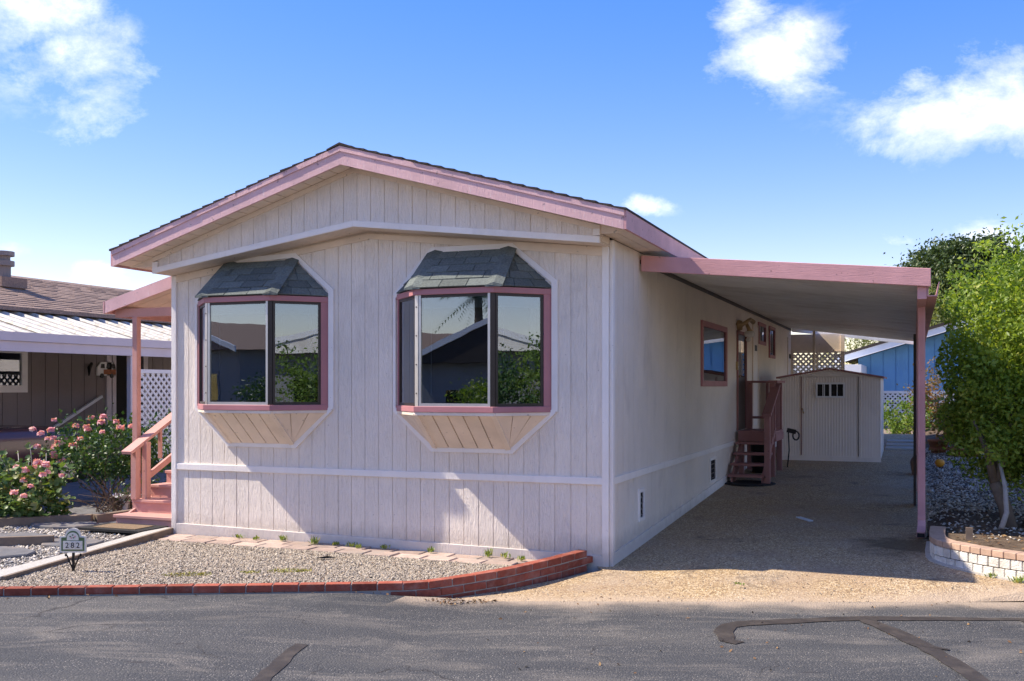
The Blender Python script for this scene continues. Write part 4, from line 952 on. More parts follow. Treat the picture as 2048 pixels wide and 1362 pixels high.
G4 = scatter([(-.9, -1.8), (-.3, -.9), (-.05, -.25), (2.7, .2), (3.3, .55), (8, 1.9), (6, .8), (3.4, -.2), (1, -1.1)], 2600, lambda x, y: z_drive(x, y) + .003, 33)
tag(link_mesh('loose_grit', stones_mesh('loose_grit', G4, .011, m_grav, 16)), 'loose grit strewn along the mouth of the driveway', 'grit', kind='stuff')
G6 = np.concatenate([scatter([(-.95, -1.95), (-.75, -1.75), (-.4, -1.6), (-.7, -1.98)], 90, lambda x, y: z_road(x, y) + .008, 53), scatter([(-3.9, -3.35), (-3.9, -3.19), (-1.1, -1.86), (-1.1, -1.95)], 130, lambda x, y: z_road(x, y) + .006, 54), scatter([(-.4, -1.2), (4, .3), (6, -1.6), (0, -3.6)], 160, lambda x, y: z_road(x, y) + .006, 55)])
tag(link_mesh('road_debris', leaves_mesh('road_debris', G6, .026, m_litter, 18, .5, 1.2)), 'small dry leaves and crumbs strewn along the road edge', 'leaves', kind='stuff')
G5 = scatter([(-6.6, -3.4), (-4.75, -2.6), (-5.2, -.4), (-7.2, -.2), (-8, -2)], 9000, lambda x, y: z_left(x, y) + .005, 43)
tag(link_mesh('path_gravel', stones_mesh('path_gravel', G5, .028, m_grav2, 17)), 'blue grey gravel between the slate stepping stones', 'gravel', kind='stuff')

# ------------------------------------------------------------------ block retaining wall at the right
bw_ = thing('block_wall', (3.2, .9, 0), 'curved white split-face block wall with tan brick cap', 'wall')
bpath = [(2.75, 1.80), (2.733, 1.35), (2.733, 1.08), (2.76, .90), (2.83, .76), (2.94, .63), (3.09, .47), (3.25, .34), (3.45, .21), (3.8, .07), (4.5, .06), (6.2, .55)]
blk = bmesh_bevel(MB().box(-.046, .046, 0, .10, -.040, .040).mesh('block', m_block), .005)
capm = bmesh_bevel(MB().box(-.050, .050, -.010, .13, -.0275, .0275).mesh('cap_brick', m_cap), .004)
bz = lambda x, y: z_drive(x, y) - .004
core = MB(); rs = resample(bpath, .1)
for a, b in zip(rs, rs[1:]):
    dv = b - a; s = Vector((-dv.y, dv.x)).normalized(); q = [a + s * .018, b + s * .018, b + s * .09, a + s * .09]
    core.add([(v_.x, v_.y, -.1) for v_ in q] + [(v_.x, v_.y, .222) for v_ in q], [(0, 1, 5, 4), (1, 2, 6, 5), (2, 3, 7, 6), (3, 0, 4, 7), (4, 5, 6, 7)])
core.build('core', pm('joint_shadow', (.10, .085, .07), .2, 9, 60, .3, rough=1), bw_)
for course in range(2):
    rs = resample(bpath, .100)
    for k, (a, b) in enumerate(zip(rs, rs[1:])):
        dv = b - a; c = a.lerp(b, .5 if course == 0 else 1.0); s = Vector((-dv.y, dv.x)).normalized()
        inst(blk, 'block', bw_, (c.x - s.x * rng.uniform(0, .006), c.y - s.y * rng.uniform(0, .006), .096 + course * .086), math.atan2(dv.y, dv.x) + rng.uniform(-.02, .02), (1, 1, 1 + rng.uniform(-.03, .03)))
rs = resample(bpath, .106)
for a, b in zip(rs, rs[1:]):
    dv = b - a; c = a.lerp(b, .5); inst(capm, 'cap_brick', bw_, (c.x, c.y, .254), math.atan2(dv.y, dv.x), (1, 1, 1))
ft = MB()
rs = resample(bpath, .15)
for a, b in zip(rs, rs[1:]):
    dv = b - a; s = Vector((-dv.y, dv.x)).normalized(); q = [a - s * .045, b - s * .045, b + s * .02, a + s * .02]
    ft.add([(v_.x, v_.y, -.1) for v_ in q] + [(v_.x, v_.y, bz(v_.x, v_.y) + .018) for v_ in q], [(0, 1, 5, 4), (1, 2, 6, 5), (2, 3, 7, 6), (3, 0, 4, 7), (4, 5, 6, 7)])
ft.build('footing', m_conc, bw_)

# ------------------------------------------------------------------ trees and shrubs
def plant(name, loc, label, cat, leaf, Q, tone, size, seed, stems=(), bark=None, aspect=.5, up=.35, group=None, crown='crown', szvar=.45):
    t = thing(name, loc, label, cat, group)
    link_mesh(crown, leaves_mesh(crown, Q, size, leaf, seed, aspect, up, tone, szvar), t)
    for pts, rad in stems: MB().tube(pts, rad, 8).build('trunk' if rad[0] > .02 else 'stem', bark or m_bark, t, True)
    return t
def limbs(base, top, n, r0, seed, spread=.5):
    r = random.Random(seed); out = []
    for k in range(n):
        b = Vector(base) + Vector((r.uniform(-.1, .1), r.uniform(-.1, .1), 0)); e = Vector(top) + Vector((r.uniform(-spread, spread), r.uniform(-spread, spread), r.uniform(-.3, .3)))
        pts = [b.lerp(e, f) + Vector((r.uniform(-.06, .06), r.uniform(-.06, .06), 0)) * (f > 0) for f in (0, .25, .5, .75, 1)]
        out.append((pts, [r0 * (1 - .75 * f) for f in (0, .25, .5, .75, 1)]))
    return out
Q1, T1 = crown_points((4.25, 3.0, 2.05), (1.42, 1.55, 1.12), 1250, 74, .115, 11, .40)
Q2, T2 = crown_points((3.85, 2.8, 1.25), (1.05, 1.15, .66), 520, 70, .10, 12, .35)
Q3, T3 = crown_points((4.8, 3.4, 2.75), (1.0, 1.1, .75), 420, 66, .12, 13, .35)
rg = np.random.default_rng(77); W_ = []
for k in range(13):
    b = np.array([rg.uniform(3.5, 4.6), rg.uniform(2.5, 3.3), 2.95 + rg.uniform(-.1, .2)]); h = rg.uniform(.15, .55); lean = rg.normal(size=2) * .1
    f = rg.uniform(0, 1, int(22 * h) + 4); W_.append(b + np.stack([lean[0] * f, lean[1] * f, h * f], 1) + rg.normal(size=(len(f), 3)) * .025)
W_ = np.concatenate(W_)
Qa = np.concatenate([Q1, Q2, Q3, W_]); Ta = np.concatenate([T1, T2, T3, np.full(len(W_), .25)])
ok = (Qa[:, 0] > 2.86 + .06 * np.sin(Qa[:, 2] * 9)) & (Qa[:, 2] > .62 + .2 * np.sin(Qa[:, 0] * 5)); Qa, Ta = Qa[ok], Ta[ok]
stems = []
for b, tps in (((3.47, 2.15, .25), [(3.15, 2.2, 1.3), (3.6, 2.6, 1.7), (3.3, 2.9, 1.9)]), ((3.66, 2.30, .25), [(3.9, 2.3, 1.5), (4.3, 2.9, 2.0)])):
    mid = Vector(b).lerp(Vector(tps[0]), .42)
    stems.append(([b, tuple(Vector(b).lerp(mid, .5) + Vector((.02, 0, 0))), tuple(mid)], [.075, .062, .055]))
    for tp in tps:
        e = Vector(tp); stems.append(([tuple(mid), tuple(mid.lerp(e, .5) + Vector((.03, -.02, 0))), tuple(e)], [.045, .035, .012]))
tr = plant('garden_tree', (3.5, 2.2, .25), 'bushy multi-stemmed green tree at right edge beside carport post', 'tree', m_privet, Qa, Ta, .047, 21, stems, m_bark, .52, .3)
MB().tube([(3.36, 2.0, .95), (3.40, 1.80, .7), (3.41, 1.72, .45), (3.36, 1.66, .3)], [.014, .02, .024, .026], 8).build('pale_shoot', m_barkp, tr, True)
Q, T = crown_points((4.7, 36, 5.0), (3.0, 2.8, 2.45), 1700, 70, .22, 31, .6, .75, .05); plant('oak_tree', (5, 36, .5), 'dark green rounded oak crown rising behind the carport corner', 'tree', m_oakl, Q, T, .15, 32, limbs((5, 36, .5), (5, 36, 5), 3, .25, 5, 1.2), m_bark)
Q, T = crown_points((3.0, 31, 2.9), (3.6, 2.0, 2.0), 360, 50, .30, 33, .4, 1.6); plant('willow_tree', (3, 31, .5), 'pale feathery willow foliage seen beyond the lattice screen', 'tree', m_will, Q, T, .15, 34, limbs((3, 31, .5), (3, 31, 3), 2, .15, 6, .8), m_barkp, .25, .0)
Q, T = crown_points((7.6, 22, 2.6), (2.4, 2.2, 2.3), 260, 46, .24, 35, .45); plant('background_tree', (7.6, 22, .5), 'mid green tree standing behind the garden tree at the right', 'tree', m_shrub, Q, T, .11, 36, limbs((7.6, 22, .5), (7.6, 22, 3), 3, .12, 7, .8), m_bark)
for i, (x, y, z, rx, rz_, lm, n, lab) in enumerate([(2.35, 16.5, .86, .55, .50, m_shrub, 60, 'bright green shrub beside the beige shed corner'), (2.95, 17.3, 1.25, .36, .75, m_redl, 60, 'tall reddish leaved shrub in front of the blue house'),
        (3.6, 13.5, .95, .55, .60, m_shrub, 55, 'sunlit leafy shrub behind the carport post'), (3.3, 10.6, .95, .30, .42, m_redl, 36, 'rust flowered shrub growing above the terracotta planter'), (4.6, 12.2, 1.2, .8, .8, m_rosel, 60, 'dark leafy bush filling the gap behind the garden tree')]):
    Q, T = crown_points((x, y, z), (rx, rx, rz_), n, 34, .11, 50 + i, .4); plant('shrub', (x, y, z - rz_), lab, 'shrub', lm, Q, T, .075, 60 + i, limbs((x, y, z_right(x, y) - .02), (x, y, z), 4, .016, 8 + i, .2), m_twig, group='shrubs beyond the carport')
# geranium and rose at the left
def blossoms(parent, C, r, mat, seed, n=26, name='flower'):
    for k, c in enumerate(C):
        rg = np.random.default_rng(seed + k); d = rg.normal(size=(n, 3)); d[:, 2] = np.abs(d[:, 2]) * .8 + .0; d /= np.linalg.norm(d, axis=1)[:, None]
        rr = r * (.75 + .5 * rg.uniform()); link_mesh(name, leaves_mesh(name, np.array(c) + d * rr * .6, rr * .85, mat, seed + k, .8, .3), parent)
def disc_leaves(name, C, size, mat, seed, parent):
    """round scalloped geranium leaves: six-sided cupped fans"""
    rg = np.random.default_rng(seed); n = len(C); d, a, b = rnd_frames(n, rg); nrm = d * .7 + np.array([.1, -.35, .75]); nrm /= np.linalg.norm(nrm, axis=1)[:, None]
    a -= (a * nrm).sum(1)[:, None] * nrm; a /= np.linalg.norm(a, axis=1)[:, None]; b = np.cross(nrm, a); s = (size * rg.uniform(.55, 1.25, n))[:, None]
    V = [C - nrm * s * .12]
    for k in range(9):
        an = 2 * math.pi * k / 9 * .93 + .2; w = 1 + .10 * (k % 2); V.append(C + (a * math.cos(an) + b * math.sin(an)) * s * .5 * w + nrm * s * (.05 + .05 * (k % 2)))
    V = np.stack(V, 1).reshape(-1, 3); F = np.array([[0, k, k + 1] for k in range(1, 9)]); Fa = (np.arange(n)[:, None, None] * 10 + F[None]).reshape(-1, 3)
    return link_mesh(name, np_mesh(name, V, Fa, mat, np.repeat(rg.uniform(0, 1, n), 10)), parent)
ge = thing('geranium', (-7.0, .1, .06), 'sprawling geranium bush with round leaves and pink flower heads at left', 'plant')
Q, T = crown_points((-7.35, .05, .44), (.80, .42, .34), 90, 14, .085, 71, .35); Qb, _ = crown_points((-6.75, -.02, .25), (.32, .25, .16), 22, 9, .07, 72, .3)
disc_leaves('leaves', np.concatenate([Q, Qb]), .085, m_ger, 73, ge)
for pts, rad in limbs((-7.1, .05, .06), (-7.3, .0, .7), 9, .014, 74, .55): MB().tube(pts, rad, 6).build('stem', m_barkp, ge, True)
rg = np.random.default_rng(75); fl = [(-7.35 + rg.uniform(-.75, .8), -.32 + rg.uniform(-.12, .2), .52 + rg.uniform(-.15, .30)) for _ in range(15)] + [(-6.75, -.15, .72), (-6.66, -.2, .78), (-6.6, -.1, .66), (-6.85, -.2, .68), (-6.5, .0, .62)]
blossoms(ge, fl, .055, m_petal, 300)
ro = thing('rose_bush', (-7.3, 1.5, .12), 'pink rose bush in full bloom between geranium and salmon post', 'plant')
Q, T = crown_points((-7.35, 1.55, .80), (.82, .6, .40), 150, 30, .10, 81, .4); link_mesh('leaves', leaves_mesh('leaves', Q, .055, m_rosel, 82, .6, .35, T), ro)
for pts, rad in limbs((-7.2, 1.5, .1), (-7.3, 1.45, .82), 9, .012, 83, .6): MB().tube(pts, rad, 6).build('stem', m_twig, ro, True)
rg = np.random.default_rng(85); blossoms(ro, [(-7.35 + rg.uniform(-.75, .80), 1.05 + rg.uniform(-.15, .3), .86 + rg.uniform(-.32, .36)) for _ in range(26)] + [(-7.5, 1.5, 1.22), (-7.3, 1.5, 1.24), (-7.0, 1.4, 1.18)], .06, m_petal, 400)
tw = thing('dry_shrub', (-6.55, 1.0, .1), 'tangle of bare brown twigs below the rose bush', 'shrub')
tm = MB(); r = random.Random(5)
for k in range(60):
    b = Vector((-6.6 + r.uniform(-.2, .2), 1.0 + r.uniform(-.2, .2), .1)); e = b + Vector((r.uniform(-.45, .45), r.uniform(-.4, .3), r.uniform(.1, .5))); mid = b.lerp(e, .5) + Vector((r.uniform(-.08, .08), r.uniform(-.08, .08), .05)); tm.tube([b, mid, e], [.006, .005, .002], 4, False)
tm.build('twigs', m_twig, tw)
Q, T = crown_points((-6.4, 1.1, .28), (.4, .3, .2), 34, 12, .06, 91, .3); link_mesh('leaves', leaves_mesh('leaves', Q, .045, m_rosel, 92, .55, .3, T * .6), tw)
Q, T = crown_points((-6.9, 2.9, .75), (.9, .6, .6), 110, 28, .11, 93, .4); plant('shrub', (-6.9, 2.9, .12), 'dark leafy shrub behind the slanted porch handrail', 'shrub', m_rosel, Q, T * .7, .06, 94, limbs((-6.9, 2.9, .12), (-6.9, 2.9, .8), 5, .014, 95, .3), m_twig)
sh = thing('shell_dish', (-6.5, .75, .3), 'white wavy shell-shaped dish among twigs beside the front steps', 'dish')
m = MB(); vs = []; n = 20
for ring, (rr, zz) in enumerate(((.02, .0), (.10, .02), (.17, .055))):
    for k in range(n): a = 2 * math.pi * k / n; vs.append((-6.47 + rr * math.cos(a) * 1.25, 1.0 + rr * math.sin(a), .25 + zz + (.018 * math.sin(a * 5) if ring == 2 else 0)))
m.add(vs, [(i * n + k, i * n + (k + 1) % n, (i + 1) * n + (k + 1) % n, (i + 1) * n + k) for i in range(2) for k in range(n)]); m.build('bowl', m_stonew, sh, True); MB().lathe([(.06, 0), (.04, .08), (.05, .165)], (-6.47, 1.0, .09), 10).build('foot', m_stonew, sh, True)
# curb, stepping stones, edging timbers, doormats
cb = thing('concrete_curb', (-4.6, -1.4, .06), 'long pebbled concrete curb between gravel bed and garden path', 'curb')
d_ = (CURB1 - CURB0); s_ = Vector((-d_.y, d_.x)).normalized()
for k in range(2):
    a, b = CURB0 + d_ * (k * .52 - .12), CURB0 + d_ * (k * .52 + .395 if k == 0 else 1.0)
    q = [a, b, b + s_ * .16, a + s_ * .16 * (1.6 if k == 0 else 1)]; m = MB(); m.prism([tuple(x) for x in q], 'z', -.02, .105); bmesh_bevel(m.build('curb_length', m_conc, cb).data, .01)
wd = thing('timber_edging', (-4.58, -1.4, .06), 'weathered timber board running beside the pebbled curb', 'edging'); a, b = CURB0 - s_ * .025, CURB1 - s_ * .025; MB().bar((a.x, a.y, .06), (b.x, b.y, .06), .035, .10).build('board', m_wood, wd)
r = random.Random(12)
for i, (x, y, a, b, lab) in enumerate([(-5.55, -1.75, .42, .30, 'flat dark slate stepping stone nearest the house number sign'), (-6.1, -.95, .46, .30, 'flat dark slate stepping stone before the geranium'), (-6.35, -.1, .42, .28, 'flat dark slate stepping stone by the lowest step'), (-6.5, -2.3, .5, .36, 'large flat slate stepping stone at the left picture edge'), (-5.35, -1.0, .36, .26, 'flat slate stepping stone in front of the doormat')]):
    pts = [(x + a * math.cos(t_) * r.uniform(.85, 1.1), y + b * math.sin(t_) * r.uniform(.85, 1.1)) for t_ in np.linspace(0, 2 * math.pi, 10)[:-1]]
    m = MB(); m.prism(pts, 'z', z_left(x, y) - .03, z_left(x, y) + .035); o = m.build('stepping_stone', m_slate); bmesh_bevel(o.data, .012); tag(o, lab, 'stepping stone', 'slate stepping stones')
for i, (p0, p1, w, lab) in enumerate([((-7.9, -.9), (-6.2, .15), .12, 'brown timber garden edging in front of the geranium'), ((-6.2, .2), (-5.9, 1.0), .10, 'short mossy timber edging beside the front steps'), ((-6.9, -2.0), (-5.5, -1.1), .06, 'thin brown edging strip between the slate stones')]):
    tag(MB().bar((*p0, z_left(*p0) + .04), (*p1, z_left(*p1) + .05), w, .10).build('edging_timber', m_wood), lab, 'edging', 'garden edging timbers')
fm = thing('doormat', (-5.45, -.22, .06), 'black rubber doormat with brown coir centre before the front steps', 'doormat'); MB().box(-5.85, -5.02, -.42, .04, .09, .115).build('border', m_mat, fm); MB().box(-5.72, -5.15, -.34, -.04, .1155, .122).build('centre', m_coir, fm)
# house number sign
sg = thing('house_number_sign', (-4.06, -2.30, .06), 'small arched tile sign reading 282 on black iron stake', 'sign')
SC = Matrix.Translation((-4.06, -2.30, 0)) @ Matrix.Rotation(R(21), 4, 'Z')
def loc_build(mb, name, mat, parent, **k):
    mb.v = [tuple(SC @ Vector(v_)) for v_ in mb.v]; return mb.build(name, mat, parent, **k)
arc = lambda w, zc_, r0, n=12: [(r0 * math.cos(a), zc_ + r0 * math.sin(a)) for a in np.linspace(0, math.pi, n)]
outer = [(-.112, .235), (.112, .235), (.112, .375)] + arc(0, .375, .068) + [(-.112, .375)]
m = MB(); m.prism(outer, 'y', -.008, .008); plq = loc_build(m, 'frame', m_tile, sg)
inner = [(-.098, .25), (.098, .25), (.098, .362)] + arc(0, .365, .056) + [(-.098, .362)]
m = MB(); m.prism(inner, 'y', -.0105, -.0085); loc_build(m, 'painted_border', m_greenp, sg)
m = MB(); m.prism([(-.083, .262), (.083, .262), (.083, .335), (-.083, .335)], 'y', -.0125, -.0108); loc_build(m, 'panel', m_tile, sg)
m = MB(); m.prism([(-.05, .34), (.05, .34)] + [(.05 * math.cos(a), .362 + .045 * math.sin(a)) for a in np.linspace(0, math.pi, 9)], 'y', -.0125, -.0108); loc_build(m, 'flower_panel', m_tile, sg)
for k, (dx, dz, mt) in enumerate(((-.02, .372, m_greenp), (.0, .385, m_greenp), (.02, .372, m_petal), (.008, .362, m_greenp), (-.01, .36, m_petal))):
    m = MB(); m.prism([(dx - .009, dz), (dx, dz - .007), (dx + .009, dz), (dx, dz + .007)], 'y', -.0145, -.0128); loc_build(m, 'painted_leaf', mt, sg)
for k, ch in enumerate('282'):
    m = MB(); x = -.046 + k * .046; m.prism([(x - .021, .266), (x + .021, .266), (x + .021, .331), (x - .021, .331)], 'y', -.016, -.0128); tl = loc_build(m, 'digit_tile', m_tile, sg)
    cu = bpy.data.curves.new('digit', 'FONT'); cu.body = ch; cu.size = .066; cu.align_x = 'CENTER'; cu.extrude = .0008; cu.materials.append(m_black)
    tmp = bpy.data.objects.new('tmp', cu); COL.objects.link(tmp); bpy.context.view_layer.update(); dme = bpy.data.meshes.new_from_object(tmp.evaluated_get(bpy.context.evaluated_depsgraph_get())); bpy.data.objects.remove(tmp); bpy.data.curves.remove(cu)
    if not dme.materials: dme.materials.append(m_black)
    o = bpy.data.objects.new('digit', dme); COL.objects.link(o); o.matrix_world = SC @ Matrix.Translation((x, -.0175, .276)) @ Matrix.Rotation(R(90), 4, 'X'); bm0 = o.matrix_basis.copy(); par(o, tl)
m = MB(); m.box(-.009, .009, -.006, .012, .0, .232); loc_build(m, 'stake', m_iron, sg)
for s in (-1, 1):
    m = MB(); m.tube([(s * .006, 0, .10), (s * .03, 0, .15), (s * .05, 0, .20), (s * .064, 0, .225), (s * .07, 0, .215), (s * .062, 0, .203)], .006, 6); loc_build(m, 'scroll', m_iron, sg, smooth=True)
# weeds and small litter
r = random.Random(31); ORD = 'first second third fourth fifth sixth seventh eighth ninth tenth eleventh twelfth'.split()
for k, (x, y, h) in enumerate([(-3.98, -.10, .05), (-3.75, -.12, .05), (-3.45, -.10, .07), (-3.02, -.17, .10), (-2.8, -.15, .05), (-2.62, -.15, .06), (-2.5, -.2, .05), (-2.25, -.13, .06), (-1.75, -.12, .07), (-1.15, -.13, .10), (-.98, -.12, .07), (-.78, -.2, .06), (3.19, .34, .06), (3.38, .19, .09), (1.25, -.55, .02)]):
    n = 26; rg = np.random.default_rng(500 + k); zz = z_bed(x, y) + .02 if x < 0 else z_drive(x, max(0, y)) - .01
    an = rg.uniform(0, 6.28, n); sp_ = rg.uniform(.1, .6, n) * h; base = np.stack([x + rg.normal(size=n) * .02, y + rg.normal(size=n) * .015, np.full(n, zz)], 1)
    tip = base + np.stack([np.cos(an) * sp_, np.sin(an) * sp_, h * rg.uniform(.4, 1, n)], 1); sd = np.stack([-np.sin(an), np.cos(an), np.zeros(n)], 1) * .007; mid = base * .45 + tip * .55 + np.array([0, 0, .006])
    V = np.stack([base, mid - sd, tip, mid + sd], 1).reshape(-1, 3); F = np.concatenate([np.arange(n)[:, None] * 4 + np.array([[0, 1, 2]]), np.arange(n)[:, None] * 4 + np.array([[0, 2, 3]])])
    o = link_mesh('weed_tuft', np_mesh('weed_tuft', V, F, m_grass, np.repeat(rg.uniform(0, 1, n), 4)))
    tag(o, ORD[k] + ' green weed tuft from the left corner along the paver strip' if x < 0 else 'small green weed at the dry end of the block wall' if x > 3.3 else 'tiny weed at the foot of the block wall nearer the post' if x > 3 else 'tiny green weed in the driveway mouth', 'weed', 'weeds in the paving' if x < 0 else 'weeds by the block wall' if x > 3 else None)
pa = MB().bar((1.36, 3.05, z_drive(1.3, 3) + .012), (1.52, 2.82, z_drive(1.4, 2.8) + .010), .06, .012).build('paper_strip', m_paper); tag(pa, 'pale folded strip of paper lying on the driveway', 'litter')
lf = MB(); lf.add([(-2.56, -.92, .062), (-2.44, -.88, .085), (-2.36, -.84, .07), (-2.46, -.94, .068)], [(0, 1, 2), (0, 2, 3)]); tag(lf.build('black_scrap', m_black), 'crumpled black scrap lying on the gravel bed', 'litter')
rk = MB(); r = random.Random(3); vs = []
rk.lathe([(.001, 0), (.13, .0), (.16, .10), (.14, .22), (.10, .29), (.001, .31)], (0, 0, 0), 7); rk.v = [(2.64 + x * .7 + r.uniform(-.02, .02), 7.9 + y + r.uniform(-.02, .02), z_drive(2.6, 7.9) - .01 + z + r.uniform(-.015, .015)) for x, y, z in rk.v]; tag(rk.build('brown_rock', m_rock), 'upright brown rock beside the carport posts', 'rock')
dk = MB().box(2.585, 2.615, 4.3, 4.62, .2, 2.28).build('leaning_plank', m_darkwood); tag(dk, 'dark weathered plank standing against the carport posts', 'plank')
stp = thing('concrete_step', (2.35, 12.2, .42), 'low bluish concrete step beyond the right side of the shed', 'step'); 
for k in range(3): MB().box(2.08, 2.62, 11.7 + k * .7, 12.39 + k * .7, .36, .47 + k * .03).build('slab', m_conc, stp)
# garden pots at the right
pb = thing('terracotta_planter', (3.45, 10.9, .45), 'shallow terracotta bowl planter on the gravel behind the tree', 'planter'); m = MB(); m.lathe([(.001, 0), (.20, 0), (.28, .12), (.31, .12), (.31, .16), (.27, .16), (.18, .03)], (3.42, 10.3, z_right(3.4, 10.3)), 20); m.build('bowl', m_terra, pb, True)
Q, T = crown_points((3.42, 10.3, .68), (.22, .22, .10), 14, 14, .05, 97, .3); link_mesh('leaves', leaves_mesh('leaves', Q, .05, m_shrub, 98, .4, .3, T), pb)
po_ = thing('terracotta_pot', (3.0, 10.8, .45), 'round terracotta pot beside the carport post shrub', 'pot'); m = MB(); m.lathe([(.001, 0), (.12, 0), (.17, .2), (.19, .2), (.19, .24), (.16, .24), (.14, .05)], (3.0, 10.9, z_right(3, 10.9)), 18); m.build('body', m_terra, po_, True)
ob = MB(); ob.lathe([(.001, 0), (.05, .015), (.075, .06), (.065, .11), (.03, .13), (.001, .125)], (2.97, 8.5, z_right(3, 8.5) + .005), 14); o = ob.build('pumpkin', m_orange, smooth=True); tag(o, 'small orange pumpkin lying on the shaded gravel', 'pumpkin'); MB().tube([(2.97, 8.5, z_right(3, 8.5) + .12), (2.98, 8.49, z_right(3, 8.5) + .15)], .01, 6).build('stalk', m_twig, o)
wp = thing('white_pot', (4.15, 9.2, .43), 'white pot standing behind the garden tree trunk', 'pot'); m = MB(); m.lathe([(.001, 0), (.12, 0), (.16, .25), (.18, .25), (.18, .28), (.15, .28)], (3.82, 8.6, z_right(3.8, 8.6)), 18); m.build('body', m_stonew, wp, True)
sk = thing('garden_stake', (3.05, 1.25, .2), 'short grey wooden stake in soil behind the block wall', 'stake'); MB().box(3.03, 3.09, 1.15, 1.18, .2, .36).build('stake', m_wood, sk)

# ------------------------------------------------------------------ brown neighbour house at the left
nh = thing('brown_house', (-13.5, 6, .3), 'dark brown neighbouring house with shingle roof behind the rose bush', 'house')
NX = -11.5
nw = MB().box(NX - .1, NX, -3.0, 16, .0, 2.96).build('wall', m_ngb, nh)
k = -2.9
for i in range(60):
    a = -2.9 + i * .30
    if a > 12: break
    if a + .29 > 2.9 and a < 4.17:
        MB().box(NX, NX + .012, a, a + .288, .60, 1.60).build('siding_board', m_ngb, nw); continue
    MB().box(NX, NX + .012, a, a + .288, .60, 2.94).build('siding_board', m_ngb, nw)
MB().box(NX, NX + .03, -3, 16, .50, .60).build('skirt_trim', m_lil, nw)
MB().box(NX - 6.0, NX - .101, -3, 16, 0, 2.9).build('rear_wall', m_ngb, nh)
wn_ = MB().box(NX + .005, NX + .01, 2.9, 4.12, 1.60, 2.26).build('window', m_dark, nh)
for a, b, c, d in ((2.84, 4.18, 1.54, 1.66), (2.84, 4.18, 2.2, 2.32), (4.06, 4.18, 1.66, 2.2), (2.84, 2.96, 1.66, 2.2), (3.5, 3.56, 1.66, 2.2)): MB().box(NX + .0125, NX + .05, a, b, c, d).build('window_frame', m_white, wn_)
MB().box(NX + .016, NX + .02, 2.96, 4.06, 1.66, 2.2).build('pane', m_glass2, wn_)
nd = MB().box(NX + .0125, NX + .02, 6.25, 7.0, .62, 2.70).build('door', m_dark, nh)
for a, b in ((6.02, 6.14), (6.17, 6.26), (7.0, 7.12)): MB().box(NX + .013, NX + .05, a, b, .6, 2.75).build('door_frame', m_lil, nd)
rf = MB(); ZR0, ZR1 = 2.93, 3.72
rf.prism([(-11.05, ZR0 - .05), (-13.7, ZR1), (-16.9, ZR0 - .05), (-16.9, ZR0), (-13.7, ZR1 + .04), (-11.05, ZR0)], 'y', -3.6, 16.5); nrf = rf.build('roof', m_ngr, nh)
cm = MB()
for kk in range(18):
    f0, f1 = kk / 18, (kk + 1.2) / 18; xa = -11.05 + (-13.7 + 11.05) * f0; xb = -11.05 + (-13.7 + 11.05) * min(1, f1); za_ = ZR0 + (ZR1 + .04 - ZR0) * f0; zb_ = ZR0 + (ZR1 + .04 - ZR0) * min(1, f1)
    rr = random.Random(kk); y = -3.6 - rr.uniform(0, .3)
    while y < 16.4:
        w = rr.uniform(.22, .42); l = rr.uniform(.010, .024); cm.prism([(xa, za_ + .002), (xb, zb_ + .002), (xb, zb_ + .008), (xa, za_ + l + .006)], 'y', y, y + w - .012); y += w
tag(cm.build('shingle_courses', m_ngr, nrf), kind='stuff')
MB().prism([(-13.55, ZR1 + .01), (-13.7, ZR1 + .075), (-13.85, ZR1 + .01)], 'y', -3.6, 16.4).build('ridge_cap', m_ngr, nrf)
vt = thing('roof_vent', (-13, 5.0, 3.6), 'brown capped roof vent on the neighbouring shingle roof', 'vent')
VX, VY = -12.75, 4.85; m = MB(); m.box(VX - .28, VX + .28, VY - .28, VY + .28, 3.42, 3.60); m.build('curb', m_ngr, vt)
m = MB(); m.lathe([(.13, 0), (.13, .22), (.19, .22), (.19, .31), (.12, .32), (.12, .40), (.19, .40), (.19, .48), (.001, .50)], (VX, VY, 3.60), 16); m.build('flue', m_ngb, vt)
na = thing('ribbed_awning', (-9.5, 5, .2), 'white mossy ribbed awning with lilac gutter along the brown house', 'awning')
am = MB(); prof = [(.0, 0), (.03, .035), (.06, .035), (.09, 0), (.30, 0)]; n = len(prof)
AXE, AXW, AZE, AZW = -9.52, -11.45, 2.40, 2.93
vs = [(AXE, a, AZE + c) for a, c in prof] + [(AXW, a, AZW + c) for a, c in prof]; am.add(vs, [(i, i + n, i + 1 + n, i + 1) for i in range(n - 1)]); am.add([(a, b, c - .006) for a, b, c in vs], [(i, i + 1, i + 1 + n, i + n) for i in range(n - 1)])
ame = am.mesh('awning_panel', m_nga)
for kk in range(60): inst(ame, 'awning_panel', na, (rng.uniform(-.03, .03), -3.0 + kk * .30, rng.uniform(-.004, .004)))
MB().box(AXE + .0, AXE + .09, -3, 14.9, 2.30, 2.43).build('gutter', m_lil, na); MB().box(AXE - .06, AXE + .06, -3, 14.9, 2.15, 2.297).build('edge_beam', m_lil, na)
MB().box(AXW - .06, AXW + .10, -3, 14.9, 2.94, 2.985).build('flashing', m_ngr, na)
for yp in (-1.5, 4.48, 9.5): MB().box(AXE - .04, AXE + .04, yp - .04, yp + .04, .1, 2.15).build('post', m_lil, na)
lp = thing('garden_trellis', (-9.45, 5.4, .4), 'white scalloped lattice panel behind the salmon porch post', 'lattice')
lm = lattice(4.62, 7.6, .3, 1.86, -9.5, .135, .042, .009, 'x'); tag(lm.build('lattice', m_white, lp), kind='stuff')
MB().box(-9.52, -9.47, 4.60, 7.6, 1.865, 1.93).build('top_rail', m_white, lp)
hr = thing('wall_handrail', (-11.4, 5.2, 1), 'white slanted handrail fixed to the brown siding', 'handrail')
